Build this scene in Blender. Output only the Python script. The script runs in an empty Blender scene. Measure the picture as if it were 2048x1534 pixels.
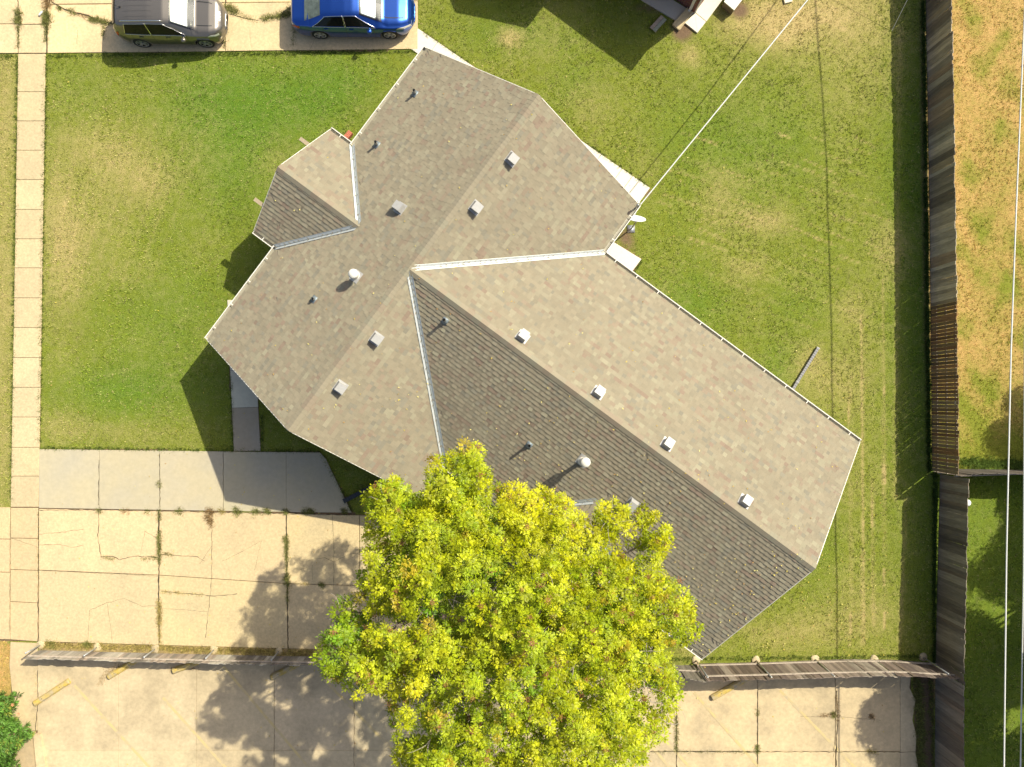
import bpy, math, random
import numpy as np
from mathutils import Vector, Matrix
rad = math.radians
random.seed(7); RNG = np.random.default_rng(11)
SC = bpy.context.scene
COL = SC.collection

# ------------------------------------------------------------------ camera
FPX, HCAM = 1500.0, 30.0           # focal length in photo pixels (2048 wide), flying height in metres
NX, NY = 1010.0, 800.0             # the photo's nadir point: the drone looks about 1.4 degrees off straight down
_d = Vector((NX-1024, -(NY-767), -FPX)).normalized()
_z = -_d
_x = (Vector((1, 0, 0)) - _z*_z.x).normalized()
_y = _z.cross(_x)
RW = Matrix((_x, _y, _z))          # camera -> world
cam_d = bpy.data.cameras.new('camera'); cam = bpy.data.objects.new('camera', cam_d); COL.objects.link(cam)
cam_d.sensor_width = 36; cam_d.lens = 36*FPX/2048; cam_d.clip_end = 600; cam_d.clip_start = 0.1
cam.matrix_world = Matrix.Translation((0, 0, HCAM)) @ RW.to_4x4()
SC.camera = cam

# ------------------------------------------------------------------ light
SUN = Vector((0.78, 0.60, 1.0)).normalized()
EL = math.asin(SUN.z); AZ = math.atan2(SUN.x, SUN.y)
w = bpy.data.worlds.new('World'); SC.world = w; w.use_nodes = True
nt = w.node_tree; nt.nodes.clear()
sky = nt.nodes.new('ShaderNodeTexSky'); sky.sky_type = 'NISHITA'; sky.sun_disc = False
sky.sun_elevation = EL; sky.sun_rotation = AZ
bg = nt.nodes.new('ShaderNodeBackground'); bg.inputs[1].default_value = 0.11; sky.dust_density = 3.5; sky.air_density = .8; sky.ozone_density = .5
wo = nt.nodes.new('ShaderNodeOutputWorld')
nt.links.new(sky.outputs[0], bg.inputs[0]); nt.links.new(bg.outputs[0], wo.inputs[0])
sd = bpy.data.lights.new('sun', 'SUN'); sd.energy = 4.4; sd.angle = rad(0.55); sd.color = (1.0, 0.935, 0.77)
so = bpy.data.objects.new('sun', sd); COL.objects.link(so)
so.rotation_euler = SUN.to_track_quat('Z', 'Y').to_euler(); so.location = (20, 15, 30)
SC.view_settings.view_transform = 'Standard'; SC.view_settings.look = 'None'
SC.view_settings.exposure = 0.5; SC.view_settings.gamma = 1

# ------------------------------------------------------------------ helpers
def P(px, py, h=0.0):
    """world point at height h that lies at photo pixel (px, py)"""
    r = RW @ Vector((px-1024, -(py-767), -FPX)); t = (h-HCAM)/r.z
    return Vector((r.x*t, r.y*t, h))
def Pn(px, py, h):
    px = np.asarray(px, float); py = np.asarray(py, float); h = np.asarray(h, float)+0*px
    m = np.array([list(v) for v in RW])
    r = np.stack([px-1024, -(py-767), -FPX+0*px], -1) @ m.T
    t = (h-HCAM)/r[..., 2]
    return np.stack([r[..., 0]*t, r[..., 1]*t, h], -1)
def tag(o, label=None, cat=None, group=None, kind=None):
    if label: o['label'] = label
    if cat: o['category'] = cat
    if group: o['group'] = group
    if kind: o['kind'] = kind
    return o
def empty(name, loc=(0, 0, 0), rz=0, label=None, cat=None, group=None):
    o = bpy.data.objects.new(name, None); COL.objects.link(o); o.location = loc; o.rotation_euler = (0, 0, rz)
    o.empty_display_size = .2
    return tag(o, label, cat, group)
def link(name, me, parent=None):
    o = bpy.data.objects.new(name, me); COL.objects.link(o)
    if parent: o.parent = parent
    return o
def copy_tree(o, parent=None):
    c = o.copy(); COL.objects.link(c)
    if parent: c.parent = parent
    for ch in list(o.children): copy_tree(ch, c)
    return c
class MB:
    def __init__(s): s.v = []; s.f = []; s.c = []; s.m = []
    def poly(s, pts, col=(1, 1, 1), m=0):
        n = len(s.v); s.v += [tuple(p) for p in pts]; s.f.append(tuple(range(n, n+len(pts)))); s.c.append(col); s.m.append(m)
    def faces(s, pts, fs, col=(1, 1, 1), m=0):
        n = len(s.v); s.v += [tuple(p) for p in pts]
        for f in fs: s.f.append(tuple(n+i for i in f)); s.c.append(col); s.m.append(m)
    def prism(s, pts, z0, z1, col=(1, 1, 1), m=0, bottom=True):
        k = len(pts); a = [(p[0], p[1], z1) for p in pts]; b = [(p[0], p[1], z0) for p in pts]
        A = sum(pts[i][0]*pts[(i+1) % k][1]-pts[(i+1) % k][0]*pts[i][1] for i in range(k))
        if A < 0: a.reverse(); b.reverse()
        fs = [tuple(range(k))]+[(i, k+i, k+(i+1) % k, (i+1) % k) for i in range(k)]
        if bottom: fs.append(tuple(range(2*k-1, k-1, -1)))
        s.faces(a+b, fs, col, m)
    def box(s, c, size, col=(1, 1, 1), m=0, M=None, ax=None):
        hx, hy, hz = size[0]/2, size[1]/2, size[2]/2
        ax = ax or (Vector((1, 0, 0)), Vector((0, 1, 0)), Vector((0, 0, 1)))
        c = Vector(c); pts = []
        for dz in (-1, 1):
            for dy in (-1, 1):
                for dx in (-1, 1):
                    p = c+ax[0]*(dx*hx)+ax[1]*(dy*hy)+ax[2]*(dz*hz)
                    pts.append(M @ p if M else p)
        s.faces(pts, [(0, 2, 3, 1), (4, 5, 7, 6), (0, 1, 5, 4), (2, 6, 7, 3), (0, 4, 6, 2), (1, 3, 7, 5)], col, m)
    def bar(s, a, b, wd, th, up=Vector((0, 0, 1)), col=(1, 1, 1), m=0):
        a = Vector(a); b = Vector(b); d = b-a; L = d.length; d.normalize()
        sd = d.cross(up)
        if sd.length < 1e-4: sd = d.cross(Vector((1, 0, 0)))
        sd.normalize(); u = sd.cross(d)
        s.box((a+b)/2, (L, wd, th), col, m, ax=(d, sd, u))
    def tube(s, pts, rs, n=8, col=(1, 1, 1), m=0, caps=True):
        pts = [Vector(p) for p in pts]; k = len(pts); base = len(s.v)
        if not hasattr(rs, '__len__'): rs = [rs]*k
        ref = None
        for i, p in enumerate(pts):
            d = (pts[min(i+1, k-1)]-pts[max(i-1, 0)]).normalized()
            if ref is None:
                ref = d.cross(Vector((0, 0, 1)))
                if ref.length < 1e-3: ref = Vector((1, 0, 0))
            ref = (ref-d*ref.dot(d)).normalized(); bt = d.cross(ref)
            for j in range(n):
                a = 2*math.pi*j/n; q = p+(ref*math.cos(a)+bt*math.sin(a))*rs[i]; s.v.append(tuple(q))
        for i in range(k-1):
            for j in range(n):
                s.f.append((base+i*n+j, base+i*n+(j+1) % n, base+(i+1)*n+(j+1) % n, base+(i+1)*n+j)); s.c.append(col); s.m.append(m)
        if caps:
            s.f.append(tuple(base+j for j in range(n-1, -1, -1))); s.c.append(col); s.m.append(m)
            s.f.append(tuple(base+(k-1)*n+j for j in range(n))); s.c.append(col); s.m.append(m)
    def lathe(s, c, prof, n=20, col=(1, 1, 1), m=0, squash=0.0):
        c = Vector(c); base = len(s.v); k = len(prof)
        for (r, z) in prof:
            for j in range(n):
                a = 2*math.pi*j/n; rr = r*(1+squash*math.sin(3*a+c.x))
                s.v.append((c.x+rr*math.cos(a), c.y+rr*math.sin(a), c.z+z))
        for i in range(k-1):
            for j in range(n):
                s.f.append((base+i*n+j, base+i*n+(j+1) % n, base+(i+1)*n+(j+1) % n, base+(i+1)*n+j)); s.c.append(col); s.m.append(m)
        s.f.append(tuple(base+(k-1)*n+j for j in range(n))); s.c.append(col); s.m.append(m)
    def build(s, name, mats, parent=None, smooth=False):
        me = bpy.data.meshes.new(name); me.from_pydata(s.v, [], s.f)
        if not isinstance(mats, (list, tuple)): mats = [mats]
        for mt in mats: me.materials.append(mt)
        me.polygons.foreach_set('material_index', s.m)
        ca = me.color_attributes.new('Col', 'FLOAT_COLOR', 'CORNER')
        cnt = [len(f) for f in s.f]
        if any(hasattr(c[0], '__len__') for c in s.c):
            arr = np.array([[*(c[i] if hasattr(c[0], '__len__') else c), 1.0] for c, k in zip(s.c, cnt) for i in range(k)], np.float32)
        else: arr = np.repeat(np.array([[c[0], c[1], c[2], 1.0] for c in s.c], np.float32).reshape(-1, 4), cnt, axis=0)
        ca.data.foreach_set('color', arr.ravel())
        if smooth: me.polygons.foreach_set('use_smooth', [True]*len(s.f))
        me.update()
        return link(name, me, parent)
def np_mesh(name, V, F, C, mat, parent=None, smooth=False):
    """V (n,3), F (m,k) index array, C (m,3) face colours"""
    me = bpy.data.meshes.new(name); m, k = F.shape
    me.vertices.add(len(V)); me.vertices.foreach_set('co', np.ascontiguousarray(V, np.float32).ravel())
    me.loops.add(m*k); me.loops.foreach_set('vertex_index', np.ascontiguousarray(F, np.int32).ravel())
    me.polygons.add(m); me.polygons.foreach_set('loop_start', np.arange(0, m*k, k, dtype=np.int32))
    me.polygons.foreach_set('loop_total', np.full(m, k, np.int32))
    me.materials.append(mat)
    me.update(calc_edges=True)
    ca = me.color_attributes.new('Col', 'FLOAT_COLOR', 'CORNER')
    arr = np.ones((m*k, 4), np.float32); arr[:, :3] = np.repeat(C, k, axis=0)
    ca.data.foreach_set('color', arr.ravel())
    return link(name, me, parent)

# ------------------------------------------------------------------ materials
def mat(name, base=(.5, .5, .5), rough=.8, metal=0, attr=False, n_scale=0, n_amt=0.0, n2_scale=0, n2_amt=0.0, n2_col=None,
        bump=0, bump_scale=200, coat=0, spec=.5, trans=0, sheen=0, stretch=None, subs=None):
    m = bpy.data.materials.new(name); m.use_nodes = True; t = m.node_tree; N = t.nodes; L = t.links
    b = N['Principled BSDF']; b.inputs['Roughness'].default_value = rough; b.inputs['Metallic'].default_value = metal
    b.inputs['Specular IOR Level'].default_value = spec
    if coat: b.inputs['Coat Weight'].default_value = coat; b.inputs['Coat Roughness'].default_value = .03
    if trans: b.inputs['Transmission Weight'].default_value = trans
    geo = N.new('ShaderNodeNewGeometry'); vec = geo.outputs['Position']
    if stretch:
        mp = N.new('ShaderNodeMapping'); mp.inputs['Scale'].default_value = stretch; L.new(vec, mp.inputs[0]); vec = mp.outputs[0]
    def mul(c, f):
        x = N.new('ShaderNodeVectorMath'); x.operation = 'SCALE'
        L.new(c, x.inputs[0]); L.new(f, x.inputs['Scale']); return x.outputs[0]
    rgb = N.new('ShaderNodeRGB'); rgb.outputs[0].default_value = (*base, 1); c = rgb.outputs[0]
    if attr:
        a = N.new('ShaderNodeAttribute'); a.attribute_name = 'Col'
        x = N.new('ShaderNodeVectorMath'); x.operation = 'MULTIPLY'; L.new(c, x.inputs[0]); L.new(a.outputs['Color'], x.inputs[1]); c = x.outputs[0]
    if n2_amt:
        n = N.new('ShaderNodeTexNoise'); n.inputs['Scale'].default_value = n2_scale; n.inputs['Detail'].default_value = 5
        n.inputs['Roughness'].default_value = .6; L.new(vec, n.inputs[0])
        r = N.new('ShaderNodeMapRange'); r.inputs[1].default_value = .42; r.inputs[2].default_value = .68; r.inputs[3].default_value = 0; r.inputs[4].default_value = n2_amt
        L.new(n.outputs[0], r.inputs[0])
        mx = N.new('ShaderNodeMix'); mx.data_type = 'RGBA'; L.new(r.outputs[0], mx.inputs[0]); L.new(c, mx.inputs[6]); mx.inputs[7].default_value = (*(n2_col or base), 1)
        c = mx.outputs[2]
    if n_amt:
        n = N.new('ShaderNodeTexNoise'); n.inputs['Scale'].default_value = n_scale; n.inputs['Detail'].default_value = 4
        n.inputs['Roughness'].default_value = .75; L.new(vec, n.inputs[0])
        r = N.new('ShaderNodeMapRange'); r.inputs[1].default_value = .3; r.inputs[2].default_value = .7; r.inputs[3].default_value = 1-n_amt; r.inputs[4].default_value = 1+n_amt
        L.new(n.outputs[0], r.inputs[0]); c = mul(c, r.outputs[0])
    L.new(c, b.inputs['Base Color'])
    if bump:
        n = N.new('ShaderNodeTexNoise'); n.inputs['Scale'].default_value = bump_scale; n.inputs['Detail'].default_value = 3; L.new(vec, n.inputs[0])
        bp = N.new('ShaderNodeBump'); bp.inputs['Strength'].default_value = bump; bp.inputs['Distance'].default_value = .01
        L.new(n.outputs[0], bp.inputs['Height']); L.new(bp.outputs[0], b.inputs['Normal'])
    if subs:   # translucent leaves
        tr = N.new('ShaderNodeBsdfTranslucent'); L.new(c, tr.inputs[0]); ms = N.new('ShaderNodeMixShader'); ms.inputs[0].default_value = subs
        L.new(b.outputs[0], ms.inputs[1]); L.new(tr.outputs[0], ms.inputs[2]); L.new(ms.outputs[0], N['Material Output'].inputs[0])
    return m
M = {}
M['old_concrete'] = mat('old_concrete', (.56, .455, .265), .92, attr=True, n_scale=11, n_amt=.17, n2_scale=.7, n2_amt=.55, n2_col=(.44, .365, .22), bump=.6, bump_scale=20)
M['new_concrete'] = mat('new_concrete', (.47, .41, .265), .8, attr=True, n_scale=5, n_amt=.07, n2_scale=.5, n2_amt=.6, n2_col=(.40, .37, .29), bump=.1, bump_scale=90)
M['lot_concrete'] = mat('lot_concrete', (.56, .46, .28), .9, attr=True, n_scale=7, n_amt=.13, n2_scale=.6, n2_amt=.9, n2_col=(.37, .30, .185), bump=.4, bump_scale=22)
M['bright_concrete'] = mat('bright_concrete', (.74, .69, .56), .85, attr=True, n_scale=8, n_amt=.05, bump=.1, bump_scale=60)
M['shingle'] = mat('shingle', (1, 1, 1), .95, attr=True, n_scale=90, n_amt=.20, n2_scale=.4, n2_amt=.22, n2_col=(.19, .165, .115), spec=.2)
M['white_metal'] = mat('white_metal', (.74, .71, .62), .45, attr=True, n_scale=3, n_amt=.05)
M['flashing'] = mat('flashing', (.55, .57, .54), .4, .3, attr=True, n_scale=4, n_amt=.1)
M['vent_metal'] = mat('vent_metal', (.41, .405, .385), .5, .1, attr=True, n_scale=9, n_amt=.08)
M['dark_metal'] = mat('dark_metal', (.04, .045, .05), .5, .3)
M['grey_plastic'] = mat('grey_plastic', (.24, .24, .24), .5, attr=True, n_scale=60, n_amt=.25)
M['galv'] = mat('galv', (.48, .49, .48), .42, .7, n_scale=12, n_amt=.2)
M['lead'] = mat('lead', (.20, .24, .26), .5, .3)
M['brick'] = None
M['wood'] = mat('weathered_wood', (1, 1, 1), .9, attr=True, n_scale=14, n_amt=.28, stretch=(1, 1, .12), bump=.3, bump_scale=40)
M['beam'] = mat('timber', (.36, .29, .19), .85, attr=True, n_scale=18, n_amt=.15)
M['yellow'] = mat('worn_yellow_paint', (.54, .39, .085), .8, attr=True, n_scale=9, n_amt=.15, n2_scale=3.5, n2_amt=.9, n2_col=(.38, .33, .25), bump=.3, bump_scale=50)
M['stripe'] = mat('faded_stripe', (.56, .44, .20), .9, attr=True, n2_scale=2.2, n2_amt=1.0, n2_col=(.45, .37, .24), n_scale=30, n_amt=.1)
M['dark_soil'] = mat('dark_soil', (.07, .055, .03), 1, attr=True, n_scale=30, n_amt=.3)
M['dry_bed'] = mat('dry_bed', (.34, .25, .11), 1, attr=True, n_scale=22, n_amt=.45, n2_scale=2, n2_amt=.8, n2_col=(.20, .15, .07), bump=.8, bump_scale=60)
M['leaf'] = mat('leaf', (1, 1, 1), .5, attr=True, subs=.09, spec=.25)
M['blade'] = mat('blade', (1, 1, 1), .8, attr=True, subs=.2, spec=.1)
M['bark'] = mat('bark', (.20, .16, .12), .95, n_scale=12, n_amt=.4, bump=.6, bump_scale=25)
M['twig'] = mat('twig', (.36, .31, .25), .9, n_scale=20, n_amt=.2)
M['rubber'] = mat('rubber', (.018, .018, .018), .75, n_scale=40, n_amt=.1)
M['rim'] = mat('rim', (.62, .63, .64), .3, .8)
M['black'] = mat('black_trim', (.012, .012, .014), .5)
M['glass'] = mat('tinted_glass', (.010, .012, .010), .05, spec=.22)
M['chrome'] = mat('chrome', (.78, .78, .76), .12, 1)
M['grey_paint'] = mat('bronze_grey_paint', (.19, .172, .145), .32, .65, coat=1, n_scale=900, n_amt=.06)
M['blue_paint'] = mat('blue_paint', (.015, .085, .40), .28, .80, coat=1, n_scale=900, n_amt=.05)
M['red_lamp'] = mat('red_lamp', (.55, .01, .01), .15, coat=1)
M['lamp'] = mat('lamp_glass', (.62, .62, .55), .12, .3, coat=1)
M['sunshade'] = mat('sunshade', (.92, .92, .88), .35, attr=True)
M['dish'] = mat('dish', (.72, .74, .73), .5)
M['brickred'] = mat('loose_brick', (.52, .17, .10), .9, attr=True, n_scale=30, n_amt=.2)
M['white_plastic'] = mat('white_plastic', (.85, .87, .86), .4)
M['cable'] = mat('cable', (.70, .70, .66), .5)
M['flower'] = mat('flower', (.60, .26, .12), .7)
# clear windscreen glass
M['rear_glass'] = mat('rear_glass', (.10, .125, .11), .08, spec=.5, n_scale=4, n_amt=.4)
def clear_glass():
    m = bpy.data.materials.new('clear_glass'); m.use_nodes = True; t = m.node_tree; N = t.nodes; L = t.links
    tr = N.new('ShaderNodeBsdfTransparent'); tr.inputs[0].default_value = (.88, .93, .92, 1)
    gl = N.new('ShaderNodeBsdfGlossy'); gl.inputs['Roughness'].default_value = .03
    fr = N.new('ShaderNodeFresnel'); fr.inputs[0].default_value = 1.6
    mx = N.new('ShaderNodeMixShader'); L.new(fr.outputs[0], mx.inputs[0]); L.new(tr.outputs[0], mx.inputs[1]); L.new(gl.outputs[0], mx.inputs[2])
    L.new(mx.outputs[0], N['Material Output'].inputs[0]); return m
M['clear'] = clear_glass()
def brick_mat():
    m = bpy.data.materials.new('brick'); m.use_nodes = True; t = m.node_tree; N = t.nodes; L = t.links
    b = N['Principled BSDF']; b.inputs['Roughness'].default_value = .9
    uv = N.new('ShaderNodeAttribute'); uv.attribute_name = 'Col'
    br = N.new('ShaderNodeTexBrick'); br.inputs['Scale'].default_value = 1; br.inputs['Brick Width'].default_value = .22; br.inputs['Row Height'].default_value = .075
    br.inputs['Mortar Size'].default_value = .008; br.inputs['Color1'].default_value = (.30, .09, .05, 1); br.inputs['Color2'].default_value = (.20, .06, .04, 1); br.inputs['Mortar'].default_value = (.35, .31, .26, 1)
    L.new(uv.outputs['Color'], br.inputs['Vector'])
    n = N.new('ShaderNodeTexNoise'); n.inputs['Scale'].default_value = 9; L.new(uv.outputs['Color'], n.inputs[0])
    mx = N.new('ShaderNodeMix'); mx.data_type = 'RGBA'; mx.blend_type = 'MULTIPLY'; mx.inputs[0].default_value = .6
    L.new(br.outputs[0], mx.inputs[6]); L.new(n.outputs[1], mx.inputs[7]); L.new(mx.outputs[2], b.inputs['Base Color']); return m
M['brick'] = brick_mat()

# ------------------------------------------------------------------ plan frame of the houses
HO = P(415, 680, 2.6); HO.z = 0
_a = P(853, 97, 2.6)-P(415, 680, 2.6); _a.z = 0
VA = _a.normalized(); VB = Vector((VA.y, -VA.x, 0))
def AB(a, b, z=0): return HO+VA*a+VB*b+Vector((0, 0, z))
def toAB(p): q = p-HO; return q.dot(VA), q.dot(VB)

# ------------------------------------------------------------------ ground
def in_poly(X, Y, poly):
    r = np.zeros(X.shape, bool); k = len(poly)
    for i in range(k):
        x0, y0 = poly[i][0], poly[i][1]; x1, y1 = poly[(i+1) % k][0], poly[(i+1) % k][1]
        c = ((y0 > Y) != (y1 > Y)); r ^= c & (X < (x1-x0)*(Y-y0)/((y1-y0) or 1e-9)+x0)
    return r
def G(*pts): return [tuple(P(x, y))[:2] for x, y in pts]
PAVED = {
 'walk': G((37, 106), (92, 106), (78, 1016), (22, 1016)),
 'top': G((-560, -640), (835, -640), (836, 100), (-700, 109)),
 'newdrive': G((79, 897), (640, 905), (655, 925), (706, 1026), (78, 1016)),
 'path': G((452, 640), (505, 640), (522, 904), (468, 902)),
 'mid': G((78, 1016), (860, 1030), (870, 1306), (78, 1284)),
 'midleft': G((-500, 1013), (78, 1016), (78, 1284), (-500, 1275)),
 'lot': G((22, 1282), (78, 1330), (1250, 1340), (1822, 1340), (1832, 1700), (1836, 2400), (30, 2400), (20, 1500)),
 'backwalk': G((835, 56), (1300, 376), (1275, 409), (1230, 440), (836, 165)),
 'stoop': G((1215, 478), (1282, 518), (1258, 560), (1180, 520)),
}
def fields(X, Y):
    """real cover of the ground at world X, Y: dry, lush, soil in 0..1"""
    q = lambda x, y: P(x, y)
    dry = np.full(X.shape, .17); lush = np.full(X.shape, .3); soil = np.zeros(X.shape)
    def blob(F, px, py, r, a, ry=None):
        c = P(px, py); r = r/50.; ry = (ry or r*50)/50.
        F += a*np.exp(-(((X-c.x)/r)**2+((Y-c.y)/ry)**2))
    for b in ((240, 325, 62, .42), (150, 295, 50, .28), (300, 370, 40, .3), (130, 520, 45, .45, 130), (110, 400, 30, .3, 90), (250, 300, 140, .12), (190, 460, 90, .25), (240, 865, 130, .3, 28), (120, 850, 40, .3, 40),
              (1020, 75, 26, .8, 20), (1090, 75, 60, .2), (1180, 210, 50, .25), (1490, 40, 75, .65, 50), (1570, 60, 50, .5), (1620, 20, 120, .5, 60), (1380, 110, 25, .5), (1700, 60, 110, .4, 160), (1440, 390, 40, .35, 60),
              (1540, 440, 50, .55, 30), (1780, 500, 40, .4, 60), (1640, 760, 80, .35, 45), (1620, 720, 30, .4), (1300, 330, 40, .2), (1490, 540, 50, .3, 30), (1700, 620, 40, .4), (1700, 1240, 110, .35, 70), (1560, 1265, 80, .3, 30), (1380, 1300, 40, .3, 20), (1700, 850, 60, .2, 200),
              (5, 600, 35, .5, 700), (5, 200, 30, .2, 120), (680, 350, 60, .1), (560, 330, 50, .2)): blob(dry, *b)
    for b in ((420, 190, 130, .55, 90), (620, 200, 120, .6, 90), (470, 330, 120, .5), (260, 780, 150, .5, 60), (350, 640, 130, .35, 120), (160, 180, 60, .2), (700, 160, 60, .3), (1480, 280, 160, .4, 120), (1350, 620, 120, .5, 80), (1600, 600, 60, .2), (1150, 180, 60, .3), (1640, 1020, 40, .3, 120), (1560, 740, 60, .4),
              (1060, 70, 120, .4, 40), (1840, 500, 60, .5, 700)): blob(lush, *b)
    # mower and tyre marks
    def seg(F, p0, p1, wd, a):
        A = P(*p0); B = P(*p1); dx, dy = B.x-A.x, B.y-A.y; L2 = dx*dx+dy*dy
        t = np.clip(((X-A.x)*dx+(Y-A.y)*dy)/L2, 0, 1); d = np.hypot(X-A.x-t*dx, Y-A.y-t*dy)
        F += a*np.exp(-(d/wd)**2)
    for i in range(16):
        y = 300+i*17; x0 = 1330+(i*37) % 90; L = 150+(i*61) % 190
        seg(dry, (x0, y+(i*29) % 13), (x0+L, y+(i*29) % 13+L*(.34+.02*(i % 5))), .035, .20)
    for (x, y0, y1, a) in ((1724, 650, 1290, .5), (1745, 960, 1250, .35), (1700, 870, 1180, .25), (1766, 560, 1100, .3), (1600, 900, 1280, .1)):
        seg(dry, (x, y0), (x+3, y1), .06, a)
    rs = random.Random(5)
    for i in range(46):
        x0 = rs.uniform(1310, 1740); y0 = 265+rs.random()*250; L = rs.uniform(15, 75); seg(dry, (x0, y0), (x0+L, y0+L*rs.uniform(.28, .5)), .032, rs.uniform(.22, .6))
    for i in range(16):
        x0 = rs.choice((1724, 1746, 1768, 1700)); y0 = rs.uniform(620, 1250); seg(dry, (x0, y0), (x0+rs.uniform(-2, 3), y0+rs.uniform(15, 60)), .035, .7)
    for i in range(9): seg(dry, (430-i*38, 210+i*5), (300-i*30, 560+i*8), .07, .12)
    seg(dry, (1800, 60), (1790, 1000), .10, .25); seg(dry, (1812, 1000), (1800, 1300), .08, .3)
    seg(soil, (1610, 40), (1720, 90), .12, .2); seg(dry, (1600, 45), (1650, 37), .08, .6); seg(dry, (1650, 37), (1690, 60), .08, .6)
    # neighbours' yards
    R1 = (X > P(1855, 400).x) & (Y > P(1900, 940).y); R2 = (X > P(1870, 1200).x) & (Y <= P(1900, 940).y)
    dry[R1] = 0.92-.5*np.clip(np.sin(X[R1]*2.3+1.5*np.sin(Y[R1]*1.1))*np.sin(Y[R1]*1.9+np.sin(X[R1]*3))+.1, 0, 1); lush[R1] = 0
    c = P(1990, 520); dry[R1] -= .35*np.exp(-(((X[R1]-c.x)/1.2)**2+((Y[R1]-c.y)/6)**2))
    c = P(1960, 930); dry[R1] -= .8*np.exp(-(((Y[R1]-c.y)/.9)**2)); c = P(2000, 860); dry[R1] -= .4*np.exp(-(((Y[R1]-c.y)/2)**2))
    dry[R2] = .1; lush[R2] = .6
    for k in ('dirt',):
        pg = G((1826, 1345), (1870, 1345), (1868, 1900), (1838, 1900)); mk = in_poly(X, Y, pg); soil[mk] = .55
    mk = in_poly(X, Y, G((0, 1268), (22, 1290), (22, 1400), (0, 1420), (-200, 1420), (-200, 1260))); dry[mk] = .9; lush[mk] = 0
    blob(soil, 1365, 60, 28, .8); blob(soil, 1480, 20, 25, .7); blob(soil, 1250, 470, 22, .5, 26); blob(soil, 1305, 15, 60, .5, 16); blob(soil, 1296, 385, 12, .6)
    blob(soil, 640, 1200, 5, .2); blob(soil, 1265, 500, 30, .3); blob(soil, 1850, 300, 14, .5, 900)
    for pg in PAVED.values(): soil[in_poly(X, Y, pg)] = 1
    return np.clip(dry, 0, 1.1), np.clip(lush, 0, 1), np.clip(soil, 0, 1)
def ground():
    xs = np.concatenate([[-320, -120, -50, -30], np.arange(-24, 26, .09), [30, 50, 120, 320]])
    ys = np.concatenate([[-320, -120, -50, -26], np.arange(-20, 20, .09), [28, 50, 120, 320]])
    X, Y = np.meshgrid(xs, ys); n, m = X.shape
    Z = .012*np.sin(X*1.7+Y*.6)*np.sin(Y*1.3-X*.4)-.014
    V = np.stack([X.ravel(), Y.ravel(), Z.ravel()], -1)
    i = np.arange((n-1)*(m-1)); r = i//(m-1); c = i % (m-1); a = r*m+c
    F = np.stack([a, a+1, a+m+1, a+m], -1)
    d, l, s = fields(X.ravel(), Y.ravel())
    g = bpy.data.meshes.new('ground'); g.vertices.add(len(V)); g.vertices.foreach_set('co', V.astype(np.float32).ravel())
    g.loops.add(F.size); g.loops.foreach_set('vertex_index', F.astype(np.int32).ravel()); g.polygons.add(len(F))
    g.polygons.foreach_set('loop_start', np.arange(0, F.size, 4, dtype=np.int32)); g.polygons.foreach_set('loop_total', np.full(len(F), 4, np.int32))
    g.update(calc_edges=True)
    at = g.color_attributes.new('Cover', 'FLOAT_COLOR', 'POINT')
    at.data.foreach_set('color', np.stack([d, l, s, 1+0*d], -1).astype(np.float32).ravel())
    m = bpy.data.materials.new('lawn'); m.use_nodes = True; t = m.node_tree; N = t.nodes; L = t.links; b = N['Principled BSDF']
    b.inputs['Roughness'].default_value = .95; b.inputs['Specular IOR Level'].default_value = .1
    geo = N.new('ShaderNodeNewGeometry'); ca = N.new('ShaderNodeAttribute'); ca.attribute_name = 'Cover'; sp = N.new('ShaderNodeSeparateColor'); L.new(ca.outputs['Color'], sp.inputs[0])
    def noise(s, det=4, ro=.6):
        x = N.new('ShaderNodeTexNoise'); x.inputs['Scale'].default_value = s; x.inputs['Detail'].default_value = det; x.inputs['Roughness'].default_value = ro; L.new(geo.outputs['Position'], x.inputs[0]); return x.outputs[0]
    def madd(a, k, c):
        x = N.new('ShaderNodeMath'); x.operation = 'MULTIPLY_ADD'; L.new(a, x.inputs[0]); x.inputs[1].default_value = k
        if isinstance(c, float): x.inputs[2].default_value = c
        else: L.new(c, x.inputs[2])
        return x.outputs[0]
    def mix(f, A, B):
        x = N.new('ShaderNodeMix'); x.data_type = 'RGBA'; L.new(f, x.inputs[0])
        for s_, c in ((6, A), (7, B)):
            if isinstance(c, tuple): x.inputs[s_].default_value = (*c, 1)
            else: L.new(c, x.inputs[s_])
        return x.outputs[2]
    def clampr(a, lo, hi):
        x = N.new('ShaderNodeMapRange'); L.new(a, x.inputs[0]); x.inputs[1].default_value = lo; x.inputs[2].default_value = hi; return x.outputs[0]
    big = noise(.35, 5, .65); mid = noise(3.2, 5, .7); fine = noise(26, 4, .8)
    green = mix(clampr(madd(mid, .9, madd(sp.outputs[1], .55, -.25)), .2, .8), (.19, .21, .028), (.088, .175, .016))
    dryf = clampr(madd(fine, .8, madd(mid, 1.1, madd(big, .6, madd(sp.outputs[0], .85, -1.30)))), .05, .95)
    dcol = mix(clampr(sp.outputs[1], .16, .0), (.42, .33, .14), (.50, .31, .12))
    c1 = mix(dryf, green, dcol)
    c2 = mix(clampr(madd(fine, .8, madd(sp.outputs[2], 1.2, -.62)), .1, .5), c1, (.17, .115, .07))
    vm = N.new('ShaderNodeVectorMath'); vm.operation = 'SCALE'; L.new(c2, vm.inputs[0]); L.new(madd(fine, 1.9, .05), vm.inputs['Scale'])
    L.new(vm.outputs[0], b.inputs['Base Color'])
    bp = N.new('ShaderNodeBump'); bp.inputs['Strength'].default_value = .8; bp.inputs['Distance'].default_value = .03; L.new(noise(18, 5, .8), bp.inputs['Height']); L.new(bp.outputs[0], b.inputs['Normal'])
    g.materials.append(m); o = link('ground', g); tag(o, kind='structure'); return o
ground()

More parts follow.
